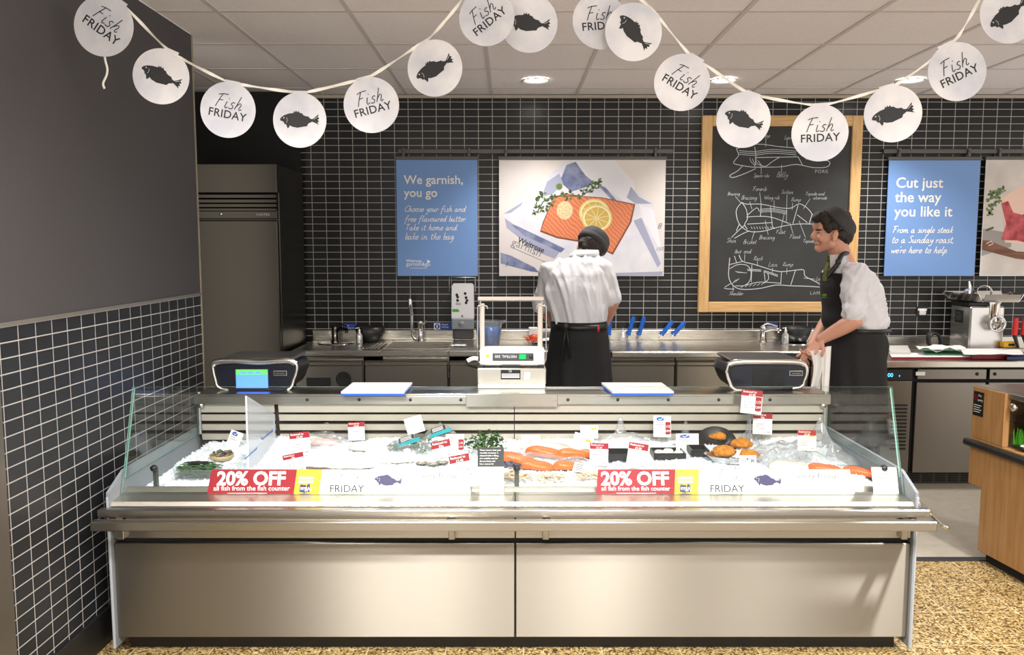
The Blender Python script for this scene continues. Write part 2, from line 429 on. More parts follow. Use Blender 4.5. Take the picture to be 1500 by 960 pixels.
# terrazzo shop floor
def terrazzo():
    m = bpy.data.materials.new('terrazzo'); m.use_nodes = True
    nt = m.node_tree; b = nt.nodes['Principled BSDF']; L = nt.links.new
    tc = nt.nodes.new('ShaderNodeTexCoord')
    vo = nt.nodes.new('ShaderNodeTexVoronoi'); vo.inputs['Scale'].default_value = 150; vo.inputs['Randomness'].default_value = 1
    nz = nt.nodes.new('ShaderNodeTexNoise'); nz.inputs['Scale'].default_value = 60; nz.inputs['Detail'].default_value = 2
    mx0 = nt.nodes.new('ShaderNodeMixRGB'); mx0.inputs[0].default_value = .06
    L(tc.outputs['Object'], mx0.inputs[1]); L(nz.outputs['Color'], mx0.inputs[2]); L(mx0.outputs[0], vo.inputs['Vector'])
    sp = nt.nodes.new('ShaderNodeSeparateColor'); L(vo.outputs['Color'], sp.inputs[0])
    rp = nt.nodes.new('ShaderNodeValToRGB'); rp.color_ramp.interpolation = 'CONSTANT'
    e = rp.color_ramp.elements
    e[0].position = 0; e[0].color = col(84, 66, 40)
    e[1].position = .22; e[1].color = col(146, 118, 70)
    for p, c in ((.45, col(182, 156, 102)), (.68, col(196, 174, 124)), (.86, col(104, 80, 46)), (.94, col(206, 190, 150))):
        x = e.new(p); x.color = c
    L(sp.outputs[0], rp.inputs[0])
    br = nt.nodes.new('ShaderNodeTexBrick'); br.offset = 0
    br.inputs['Scale'].default_value = 1; br.inputs['Brick Width'].default_value = .3; br.inputs['Row Height'].default_value = .29
    br.inputs['Mortar Size'].default_value = .0016
    mp = nt.nodes.new('ShaderNodeMapping'); mp.inputs['Location'].default_value = (3.0-.05, 2.9-3.343+.0, 0)
    L(tc.outputs['Object'], mp.inputs[0]); L(mp.outputs[0], br.inputs['Vector'])
    mx = nt.nodes.new('ShaderNodeMixRGB'); mx.inputs[2].default_value = col(226, 206, 165)
    L(br.outputs['Fac'], mx.inputs[0]); L(rp.outputs[0], mx.inputs[1]); L(mx.outputs[0], b.inputs['Base Color'])
    b.inputs['Roughness'].default_value = .35
    return m
mb = MB(); mb.box(-2.6, 4.6, -1.2, 3.93, -.1, 0); struct(mb, 'floor', terrazzo())
mb = MB(); mb.box(-2.6, 4.6, 3.93, WY+.1, -.1, 0); struct(mb, 'floor_back', mat('vinyl_floor', col(168, 160, 146), .5, var=(col(158, 150, 136), 14), bump=(150, .06)))
mb = MB(); mb.box(1.4, 4.6, 3.905, 3.95, -.01, .006, 0, .002); struct(mb, 'trim_5', mat('threshold_black', col(34, 34, 36), .5))

# recessed ceiling lights
GLOW = mat('lamp_glow', (1, .95, .88, 1), .5, emit=14.0)
def downlight(x, y, label, power, lit=True, angle=110):
    t = thing('ceiling_light', (x, y, CZ), label, 'light', 'round ceiling lights')
    mb = MB(); mb.lathe([(.070, 0), (.092, -.004), (.098, -.010), (.086, -.012), (.070, -.004)], (x, y, CZ), 32); mb.build('rim', WHITE, t)
    mb = MB(); mb.lathe([(.0, -.003), (.070, -.003)], (x, y, CZ), 32); mb.build('lamp_face', GLOW if lit else BLK, t)
    if lit and power: spot((x, y, CZ-.03), (x, y-.02, 0), power, angle, .8, .06)
downlight(.16, 5.29, 'round ceiling light lit above the back worktop between fish posters and bunting', 42)
downlight(1.34, 5.29, 'round ceiling light partly crossed by the bunting string above the chalkboard', 42)
downlight(2.52, 5.29, 'round ceiling light beside the disc at right, above the second blue poster', 46)
downlight(-.43, 3.46, 'round ceiling light cut by the top edge of the photo, over the counter', 60, angle=85)
downlight(.78, 3.46, 'dark ceiling light at the top edge, right of the fish disc cluster', 0, lit=False)

# ------------------------------------------------------------ bunting
CARD = mat('marbled_card', col(222, 221, 224), .45, var=(col(190, 192, 202), 7))
RIB = mat('ribbon', col(238, 236, 228), .6)
FISHP = [(0, .02), (.03, .07), (.1, .12), (.22, .165), (.34, .18), (.36, .235), (.385, .20), (.41, .245), (.44, .20), (.47, .235), (.5, .19), (.56, .175), (.6, .13), (.66, .11), (.72, .105), (.76, .06), (.82, .04), (.9, .10), (.98, .17), (.965, .10), (1.0, .06), (.955, .03), (1.0, -.01), (.95, -.03), (.985, -.09), (.9, -.05), (.82, -.02), (.78, -.04), (.72, -.07), (.69, -.13), (.6, -.145), (.45, -.175), (.32, -.155), (.25, -.12), (.24, -.16), (.2, -.2), (.175, -.14), (.15, -.09), (.12, -.1), (.1, -.05), (.06, -.02), (.02, -.015)]
def fish_art(mb, cu, cv, size, M, rot, m, meye, lift=.0008):
    c, s = math.cos(rot), math.sin(rot)
    tr = lambda p: (cu+(p[0]-.5)*size*c-p[1]*size*s, cv+(p[0]-.5)*size*s+p[1]*size*c)
    mb.art([tr(p) for p in FISHP], M, lift, m)
    e = tr((.1, .06)); mb.disc(e[0], e[1], .016*size, M, lift+.0004, meye, 10)
    mb.line([tr((.86, .04)), tr((.97, .11))], .008*size, M, lift+.0004, meye)
    mb.line([tr((.17, -.06)), tr((.19, .0)), tr((.17, .07))], .008*size, M, lift+.0004, meye)
DISCS = [  # px, py, radius px, kind, turn (deg), Y, label
 (152, 38, 43, 'w', -36, 2.88, 'round Fish FRIDAY card at the left end of the bunting, before the grey wall'),
 (236, 112, 39.5, 'f', -24, 2.90, 'round card with a black fish, second from the left, before the wall corner'),
 (334, 161, 40, 'w', -11, 2.90, 'round Fish FRIDAY card hanging before the dark boxing above the fridge'),
 (439, 176, 39.5, 'f', -2, 2.90, 'round black fish card hanging lowest in the left loop of bunting'),
 (544, 154, 40, 'w', 15, 2.90, 'round Fish FRIDAY card hanging just above the first blue poster'),
 (637, 100, 40, 'f', 27, 2.90, 'round black fish card on the rising right side of the left loop'),
 (713, 26, 40, 'w', 37, 2.88, 'round Fish FRIDAY card at the top overlapping a fish card to its right'),
 (775, 34, 41, 'f', -6, 2.94, 'round black fish card tucked behind a Fish FRIDAY card at the top'),
 (879, 31, 40, 'w', 6, 2.94, 'round Fish FRIDAY card half hidden behind a steeply tilted fish card'),
 (928, 47, 41, 'f', -48, 2.88, 'round black fish card diving steeply, overlapping a Fish FRIDAY card'),
 (999, 121, 40, 'w', -31, 2.90, 'round Fish FRIDAY card on the falling left side of the right loop'),
 (1089, 176, 39.5, 'f', -19, 2.90, 'round black fish card before the top left of the chalkboard'),
 (1201, 195, 40.5, 'w', 3, 2.90, 'round Fish FRIDAY card hanging lowest, before the top of the chalkboard'),
 (1308, 167, 40.5, 'f', 15, 2.90, 'round black fish card hanging just above the second blue poster'),
 (1402, 105, 42, 'w', 26, 2.90, 'round Fish FRIDAY card on the rising right side of the right loop'),
 (1478, 20, 42, 'f', 36, 2.92, 'round black fish card cut off by the top right corner')]
for px, py, r, kind, deg, Y, lab in DISCS:
    c = at(px, py, Y=Y); R = r/F*Y*.99
    n = Vector((random.uniform(-.12, .12), -1, random.uniform(-.06, .06)))
    M = frame_from(c, (1, 0, 0), n)
    rot = math.radians(deg)
    mb = MB()
    out = []
    for k in range(49):      # disc outline with the flat fold-over tab that grips the ribbon
        a = rot+PI/2+.26+(2*PI-.52)*k/48
        out.append((R*math.cos(a), R*math.sin(a)))
    tw = R*.27
    for q in ((tw, R*1.05), (-tw, R*1.05)):
        out.append((q[0]*math.cos(rot)-q[1]*math.sin(rot), q[0]*math.sin(rot)+q[1]*math.cos(rot)))
    mb.prism(out, -.0006, .0006, lambda u, v, w: M @ Vector((u, v, w)))
    if kind == 'f':
        fish_art(mb, 0, -R*.02, R*1.48, M, rot, 1, 0, .0012)
    else:
        up = Vector((-math.sin(rot), math.cos(rot)))
        mb.text('FRIDAY', up.x*-R*.30, up.y*-R*.30, R*.40, M, 1, .0012, 'CENTER', .012, 0, 1.05, rot)
        mb.script('Fish', up.x*R*.05-R*.02*math.cos(rot), up.y*R*.05-R*.02*math.sin(rot), R*.48, M, R*.030, 1, .0012, .3, rot, True)
    tag(mb.build('bunting_disc', [CARD, INK]), lab, 'bunting card', 'round cards strung on the bunting')
def ribbon(pts, label):
    P3 = [at(px, py, Y=Y) for px, py, Y in pts]
    sm = smooth2([tuple(p) for p in P3], 8)
    mb = MB(); vs = []
    for i, p in enumerate(sm):
        a, b = Vector(sm[max(i-1, 0)]), Vector(sm[min(i+1, len(sm)-1)])
        t = (b-a).normalized(); up = Vector((0, -1, 0)).cross(t).normalized()
        tw = math.sin(i*.55)*.9
        w = up*math.cos(tw)+Vector((0, -1, 0))*math.sin(tw)
        vs += [Vector(p)-w*.0055+Vector((0, .004, 0)), Vector(p)+w*.0055+Vector((0, .004, 0))]
    mb.add(vs, [(2*i, 2*i+1, 2*i+3, 2*i+2) for i in range(len(sm)-1)], 0, True)
    return tag(mb.build('bunting_ribbon', RIB), label, 'ribbon', 'ribbons of the bunting')
ribbon([(158, -8, 2.88), (187, 14, 2.89), (240, 68, 2.9), (270, 88, 2.9), (332, 119, 2.9), (356, 124, 2.9), (424, 134, 2.9), (452, 134, 2.9), (520, 118, 2.9), (545, 110, 2.9), (605, 71, 2.9), (630, 54, 2.9), (662, 18, 2.88), (700, -30, 2.88), (760, -90, 2.9)], 'white bunting ribbon looping below the ceiling from the grey wall to the middle')
ribbon([(905, -90, 2.9), (925, -20, 2.88), (961, 20, 2.88), (1011, 80, 2.9), (1030, 92, 2.9), (1092, 134, 2.9), (1115, 141, 2.9), (1186, 153, 2.9), (1215, 152, 2.9), (1290, 131, 2.9), (1318, 121, 2.9), (1392, 66, 2.9), (1420, 28, 2.9), (1450, -30, 2.92), (1480, -92, 2.9)], 'white bunting ribbon looping from the middle to the top right before the chalkboard')
# loose ribbon end hanging below the first card
mb = MB()
pt = [at(px, py, Y=2.886) for px, py in ((152, 70), (154, 88), (157, 100), (156, 110), (151, 122), (153, 130))]
mb.tube([tuple(p) for p in smooth2([tuple(p) for p in pt], 5)], .0042, 6, 0, flat=(1, .35))
tag(mb.build('ribbon_end', RIB), 'loose white ribbon end dangling below the leftmost Fish FRIDAY card', 'ribbon')
# ------------------------------------------------------------ serve-over fish counter
CX0, CX1 = -1.503, 1.516
GX0, GX1, GXM = CX0+.016, CX1-.016, .017
GB, GT = Vector((0, 3.05, .603)), Vector((0, 3.185, .997))     # foot and top of the raked front glass
counter = thing('fish_counter', (0, 3.4, 0), 'long stainless steel serve-over fish counter with raked glass front', 'counter')
mb = MB(); mb.box(CX0+.03, CX1-.03, 3.04, 3.95, 0, .075, 0); mb.build('plinth', mat('plinth_black', col(22, 21, 20), .5), counter)
for x0, x1 in ((CX0+.012, GXM-.0018), (GXM+.0018, CX1-.012)):
    mb = MB(); mb.box(x0, x1, 2.98, 3.0, .068, .437, 0, .003); mb.build('front_panel', STEELV, counter)
mb = MB(); mb.box(CX0+.02, CX1-.02, 3.0, 3.95, .075, .56, 0); mb.build('carcass', BLKM, counter)
mb = MB()
for x0, x1 in ((CX0+.012, GXM-.0015), (GXM+.0015, CX1-.012)):
    mb.box(x0, x1, 2.978, 2.995, .457, .56, 0, .002)
mb.build('fascia', STEEL, counter)
mb = MB()
for x0, x1 in ((CX0+.012, GXM-.0015), (GXM+.0015, CX1-.012)):
    mb.prism([(2.972, .566), (2.972, .583), (2.982, .597), (3.075, .606), (3.10, .596), (3.10, .56), (2.985, .56)], x0, x1, lambda u, v, w: (w, u, v))
mb.build('ledge', brushed('steel_ledge', (.66, .62, .55, 1), .34, (.4, 30, 30)), counter)
for nm, y, z, h in (('bumper_rail', 2.862, .548, .036), ('bumper_rail', 2.915, .577, .030)):
    mb = MB(); mb.box(CX0-.004, CX1+.012, y-.016, y+.016, z-h/2, z+h/2, 0, .004)
    mb.build(nm, STEEL, counter)
for x in (CX0+.05, -.22, .13, CX1-.05):
    mb = MB(); mb.box(x-.012, x+.012, 2.87, 2.985, .53, .56, 0, .002); mb.box(x-.012, x+.012, 2.955, 2.98, .46, .56, 0, .002); mb.build('rail_bracket', STEEL, counter)
mb = MB(); mb.tube([(CX1-.002, 2.985, .60), (CX1+.012, 2.94, .585), (CX1+.03, 2.85, .552), (CX1+.045, 2.835, .548)], .008, 10); mb.build('rail_arm', CHROME, counter)
for x0, x1 in ((CX0, CX0+.012), (CX1-.012, CX1)):
    mb = MB(); mb.prism([(2.965, .035), (2.965, .636), (3.09, .69), (3.93, .69), (3.93, .035)], x0, x1, lambda u, v, w: (w, u, v)); mb.build('end_panel', GREYP, counter)
    mb = MB(); mb.box(x0-.002 if x0 < 0 else x0+.004, x1-.004 if x0 < 0 else x1+.002, 2.962, 2.99, .03, .62, 0, .003); mb.build('end_trim', mat('edge_grey', col(165, 172, 180), .45), counter)
# ice tray with front upstand
mb = MB()
mb.box(CX0+.012, CX1-.012, 3.10, 3.80, .555, .572, 0)
mb.box(CX0+.012, CX1-.012, 3.10, 3.112, .57, .618, 0, .002)
mb.build('ice_tray', brushed('steel_tray', (.60, .58, .53, 1), .36, (.4, 30, 30)), counter)
# rear: louvred air panel, service shelf with fixings
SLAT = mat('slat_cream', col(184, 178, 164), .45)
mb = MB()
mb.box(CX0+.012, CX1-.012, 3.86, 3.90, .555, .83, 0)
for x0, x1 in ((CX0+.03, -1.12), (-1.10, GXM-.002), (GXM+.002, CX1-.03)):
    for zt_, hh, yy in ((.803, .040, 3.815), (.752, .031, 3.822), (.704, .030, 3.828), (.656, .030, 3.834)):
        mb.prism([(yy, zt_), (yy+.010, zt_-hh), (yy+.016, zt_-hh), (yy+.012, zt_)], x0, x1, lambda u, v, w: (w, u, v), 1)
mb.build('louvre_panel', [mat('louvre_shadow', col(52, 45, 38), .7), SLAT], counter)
mb = MB(); mb.box(CX0+.012, CX1-.012, 3.80, 4.005, .842, .856, 0, .003); mb.box(CX0+.012, CX1-.012, 3.797, 3.806, .806, .846, 0, .002); mb.build('service_shelf', STEEL, counter)
for px in (363, 450, 526, 601, 675, 832, 905, 979, 1053, 1128):
    p = at(px, 582.5, Y=3.797); mb = MB()
    mb.lathe([(0, .006), (.0055, .006), (.0075, .003), (.0075, 0)], n=12, M=frame_from((p.x, 3.797, .829), (1, 0, 0), (0, -1, 0))); mb.build('bolt', BLK, counter)
mb = MB(); mb.box(-.21, .22, 3.79, 3.798, .796, .858, 0, .002); mb.build('joint_plate', STEEL, counter)
mb = MB(); mb.box(CX0+.012, CX1-.012, 3.90, 3.96, .1, .842, 0, .003); mb.build('rear_panel', STEEL, counter)
# glass
GLASS = clear('counter_glass', (.965, .982, .976), .018)
GEDGE = mat('glass_edge', col(120, 165, 152), .15, spec=.8)
gs = (GT-GB).normalized(); gn = Vector((0, -gs.z, gs.y))
def gpane(x0, x1):
    mb = MB(); t = .004
    vs = [Vector((x, 0, 0))+p+gn*w for w in (t, -t) for x, p in ((x0, GB), (x1, GB), (x1, GT), (x0, GT))]
    mb.add(vs, [(0, 1, 2, 3), (7, 6, 5, 4)], 0); mb.add(vs, [(0, 4, 5, 1), (1, 5, 6, 2), (2, 6, 7, 3), (3, 7, 4, 0)], 1)
    return mb
gpane(GX0, GXM-.001).build('front_glass', [GLASS, GEDGE], counter)
gpane(GXM+.001, GX1).build('front_glass', [GLASS, GEDGE], counter)
for x, s in ((GX0, 1), (GX1, -1)):
    mb = MB()
    pl = [(3.085, .66), (3.198, .99), (3.83, .862), (3.83, .66)]
    mb.prism(pl, x-.003, x+.003, lambda u, v, w: (w, u, v), 0, 1)
    MM = frame_from((x+s*.004, 0, 0), (0, -s, 0), (s, 0, 0))       # blue load-line marks with arrow heads
    for a, b, z in ((3.22, 3.40, .705), (3.50, 3.66, .715)):
        ml = MB(); ml.line([(-s*a, z), (-s*b, z+.004)], .005, MM, 0)
        for q in (a, (a+b)/2, b): ml.line([(-s*(q-.012), z+.012), (-s*q, z), (-s*(q+.012), z+.012)], .004, MM, 0)
        ml.build('load_line', BLUEINK, counter)
    mb.build('side_glass', [GLASS, GEDGE, BLUEINK], counter)
    mb = MB(); mb.tube([(x+s*.012, 3.822, .66), (x+s*.012, 3.822, .862)], .009, 10); mb.lathe([(0, .022), (.012, .02), (.013, 0), (0, 0)], n=14, M=frame_from((x+s*.018, 3.81, .80), (0, 1, 0), (s, -.3, 0))); mb.build('glass_post', ALU, counter)
for px, py in ((224, 708), (757, 707), (1296, 708)):
    b = at(px, 735, Y=3.08); x = b.x
    mb = MB()
    mb.box(x-.009, x+.009, 3.108, 3.123, .60, .690, 0, .003)
    mb.build('glass_clamp', mat('clamp_grey', col(92, 96, 92), .4, .6), counter)
    mb = MB(); mb.lathe([(0, .024), (.011, .022), (.014, .012), (.012, 0), (0, 0)], n=16, M=frame_from((x, 3.112, .688), (1, 0, 0), (0, -1, .34))); mb.build('clamp_knob', BLK, counter)

# ice
ICE = mat('crushed_ice', col(226, 231, 237), .35, sss=.15)
def ice_h(x, y):
    e = min(1, (y-3.13)/.06, (x-CX0-.02)/.05, (CX1-.02-x)/.05); e = max(0, e)
    return .575+e*(.022+.02*noise.noise(Vector((x*4, y*5, 3)))+.008*noise.noise(Vector((x*22, y*22, 9)))+.03*max(0, (y-3.35)/.45))
mb = MB()
NX, NY = 300, 66
mb.grid(NX, NY, lambda a, b: (CX0+.014+a*(CX1-CX0-.028), 3.125+b*.73, ice_h(CX0+.014+a*(CX1-CX0-.028), 3.125+b*.73)+random.uniform(-.003, .003)), 0, False)
rnd = random.Random(5)
for k in range(5200):
    x, y = rnd.uniform(CX0+.04, CX1-.04), rnd.uniform(3.16, 3.84)
    z, s = ice_h(x, y), rnd.uniform(.004, .010)
    q = Matrix.Rotation(rnd.uniform(0, 6), 3, Vector((rnd.uniform(-1, 1), rnd.uniform(-1, 1), rnd.uniform(-1, 1))).normalized())
    vs = [Vector((x, y, z+.001))+q @ Vector(p)*s for p in ((1, 0, -.5), (-.6, .8, -.5), (-.5, -.9, -.4), (.1, 0, .8))]
    mb.add(vs, [(0, 1, 2), (0, 1, 3), (1, 2, 3), (2, 0, 3)])
tag(mb.build('crushed_ice', ICE, fix=False), 'bed of crushed white ice filling the fish counter', 'ice', kind='stuff')

# ------------------------------------------------------------ upright fridge
FX0, FX1, FY0, FY1, FZ = -2.11, -1.449, 5.13, 5.78, 2.053
fr = thing('upright_fridge', ((FX0+FX1)/2, 5.45, 0), 'tall stainless steel upright fridge behind the left wall', 'fridge')
mb = MB(); mb.box(FX0, FX1, FY0+.045, FY1, .10, FZ, 0, .004); mb.box(FX0, FX1, FY0+.001, FY0+.06, 1.80+.075, FZ, 0, .004); mb.build('body', STEELD, fr)
zg = [at(300, p, Y=FY0).z for p in (279, 287, 294, 300.5, 307)]
mb = MB(); mb.box(FX0+.01, FX1-.012, FY0+.03, FY0+.045, at(300, 312, Y=FY0).z, 1.885, 1)
for z in zg: mb.prism([(FY0, z+.006), (FY0, z-.012), (FY0+.03, z-.02), (FY0+.03, z-.002)], FX0+.005, FX1-.006, lambda u, v, w: (w, u, v))
mb.build('grille', [STEELD, BLKM], fr)
za, zb = at(300, 308, Y=FY0).z, at(300, 320.5, Y=FY0).z
mb = MB(); mb.box(FX0+.002, FX1-.004, FY0, FY0+.045, zb, za, 0, .003)
p = at(390, 316.5, Y=FY0); mb.text('FOSTER', p.x-.06, (za+zb)/2-.008, .020, frame_from((0, FY0, 0), (1, 0, 0), (0, -1, 0)), 1, .0008, 'LEFT', .01, 0, 1.25)
mb.build('control_panel', [STEELD, mat('pale_print', col(190, 188, 184), .5)], fr)
p = at(324, 313.5, Y=FY0); mb = MB(); mb.lathe([(0, .008), (.007, .008), (.010, .004), (.010, 0)], n=16, M=frame_from((p.x, FY0, p.z), (1, 0, 0), (0, -1, 0))); mb.build('lock', CHROME, fr)
mb = MB(); mb.box(FX0+.002, FX1-.004, FY0, FY0+.05, .14, zb-.010, 0, .006); mb.build('door', STEELD, fr)
for x in (FX0+.06, FX1-.06):
    for y in (FY0+.09, FY1-.06):
        mb = MB(); mb.tube([(x, y, 0), (x, y, .10)], [.022, .016], 12); mb.build('foot', BLK, fr)
p = at(289, 455, Y=WE+.02)
mb = MB(); mb.box(at(284, 455, Y=WE+.02).x, at(293.5, 455, Y=WE+.02).x, WE+.0125, WE+.022, p.z-.036, p.z+.036, 0, .002); mb.box(p.x, p.x+.010, WE+.020, WE+.026, p.z+.018, p.z+.030, 0, .001)
tag(mb.build('wall_tag', WHITE), 'small white tag on the end edge of the left wall before the fridge', 'tag')

# ------------------------------------------------------------ posters on hanging rails
RAIL = mat('rail_grey', col(92, 90, 86), .45, .5)
def rail(x0, x1, py, clips, label):
    a, b = at(x0, py, Y=WY-.02), at(x1, py, Y=WY-.02)
    t = thing('poster_rail', ((a.x+b.x)/2, WY-.02, a.z), label, 'rail', 'poster rails')
    mb = MB(); mb.box(a.x, b.x, WY-.03, WY-.004, a.z-.016, a.z+.016, 0, .003); mb.build('bar', RAIL, t)
    for c in clips:
        p = at(c, py, Y=WY-.03); mb = MB(); mb.box(p.x-.010, p.x+.010, WY-.045, WY-.028, a.z-.045, a.z+.022, 0, .003); mb.box(p.x-.006, p.x+.006, WY-.05, WY-.043, a.z-.01, a.z+.006, 0, .002); mb.build('hanging_clip', RAIL, t)
rail(583, 986, 222, (591, 687, 741, 960), 'grey hanging rail above the salmon poster and the first blue poster')
rail(1294, 1560, 222, (1317, 1419, 1464), 'grey hanging rail above the second blue poster and the meat poster')
def poster(x0, x1, y0, y1, mats, label, draw):
    PYY = WY-.042
    a, b = at(x0, y0, Y=PYY), at(x1, y1, Y=PYY)
    a2 = at(x0+(3 if x1 < 800 else 0), y1, Y=PYY)
    t = thing('poster', ((a.x+b.x)/2, PYY, b.z), label, 'poster')
    w, h = b.x-a.x, a.z-b.z
    mb = MB(); mb.box(a.x, b.x, PYY, PYY+.008, b.z, a.z, 0, .001)
    M = frame_from((a.x, PYY, b.z), (1, 0, 0), (0, -1, 0))
    draw(mb, M, w, h); mb.build('printed_panel', mats, t)
    mb = MB(); mb.box(a.x-.008, b.x+.008, PYY-.006, PYY+.014, a.z-.004, a.z+.020, 0, .003); mb.build('top_clamp', RAIL, t)
    return t
PBLUE = mat('poster_blue', col(112, 150, 206), .5)
CREAMINK = mat('cream_ink', col(236, 234, 228), .5)
def d1(mb, M, w, h):      # crop units: 413 x 583 for the panel
    k = w/413.0; X = lambda x: (x-65)*k; Y = lambda y: h-(y-80)*k*1.0
    mb.text('We garnish,', X(104), Y(203), 62*k, M, 1, bold=.012)
    mb.text('you go', X(104), Y(268), 62*k, M, 1, bold=.012)
    for t, y, ww in (('Choose your fish and', 343, 312), ('free flavoured butter.', 393, 315), ('Take it home and', 437, 266), ('bake in the bag.', 484, 252)):
        wd = script_strokes(t, 1.0)[1]
        mb.script(t, X(106), Y(y), ww*k/wd, M, 2.9*k, 1)
    mb.text('Waitrose', X(110), Y(600), 21*k, M, 1, bold=.01)
    mb.text('garnish&go', X(110), Y(619), 28*k, M, 1)
    mb.line([(X(130), Y(631)), (X(215), Y(631))], 2*k, M, .0006, 1)
    mb.art([(X(218), Y(586)), (X(236), Y(598)), (X(218), Y(606))], M, .0006, 1)
poster(580, 700, 233.5, 404.5, [PBLUE, CREAMINK], 'blue poster reading We garnish, you go beside the salmon poster', d1)
def d2(mb, M, w, h):
    k = w/358.0; X = lambda x: (x-858)*k; Y = lambda y: h-(y-240)*k
    for t, y in (('Cut just', 348), ('the way', 404), ('you like it', 460)): mb.text(t, X(888), Y(y), 57*k, M, 1, bold=.012)
    for t, y, ww in (('From a single steak', 524, 240), ('to a Sunday roast,', 564, 245), ("we're here to help.", 604, 222)):
        wd = script_strokes(t, 1.0)[1]
        mb.script(t, X(882), Y(y), ww*k/wd, M, 2.9*k, 1)
poster(1302.5, 1427, 234, 404.5, [PBLUE, CREAMINK], 'blue poster reading Cut just the way you like it, right of the chalkboard', d2)
# salmon photograph poster
rs = random.Random(3)
def stripe_mat(name, c1, c2, scale, ang, mid=.5):
    m = mat(name, c1, .5); nt = m.node_tree; b = nt.nodes['Principled BSDF']
    tc = nt.nodes.new('ShaderNodeTexCoord'); mp = nt.nodes.new('ShaderNodeMapping'); mp.inputs['Rotation'].default_value = (0, ang, 0)
    wv = nt.nodes.new('ShaderNodeTexWave'); wv.inputs['Scale'].default_value = scale; wv.inputs['Distortion'].default_value = 5; wv.inputs['Detail'].default_value = 2
    rp = nt.nodes.new('ShaderNodeValToRGB'); rp.color_ramp.elements[0].color = c1; rp.color_ramp.elements[1].color = c2; rp.color_ramp.elements[0].position = mid
    nt.links.new(tc.outputs['Object'], mp.inputs[0]); nt.links.new(mp.outputs[0], wv.inputs[0]); nt.links.new(wv.outputs['Fac'], rp.inputs[0]); nt.links.new(rp.outputs[0], b.inputs['Base Color'])
    return m
SALPRINT = stripe_mat('salmon_print', col(206, 112, 72), col(216, 140, 100), 13, .75, .3)
PR = {k: mat('print_'+k, col(*c), .5, **kw) for k, c, kw in (
    ('backdrop', (222, 216, 212), {'var': (col(212, 205, 204), 3)}), ('sheet', (208, 208, 220), {'var': (col(222, 221, 226), 9)}), ('lilac', (226, 226, 233), {}), ('slate', (98, 108, 146), {'var': (col(140, 148, 178), 16)}),
    ('fold', (160, 164, 188), {}), ('rind', (214, 196, 120), {}), ('lemon', (200, 168, 84), {}), ('pith', (232, 222, 176), {}), ('butter', (226, 208, 168), {'var': (col(200, 176, 128), 90)}),
    ('herb', (58, 80, 40), {}), ('herblight', (98, 122, 62), {}), ('skin', (128, 72, 52), {}), ('dark', (44, 44, 50), {}), ('grey', (120, 122, 130), {}))}
pk = list(PR)
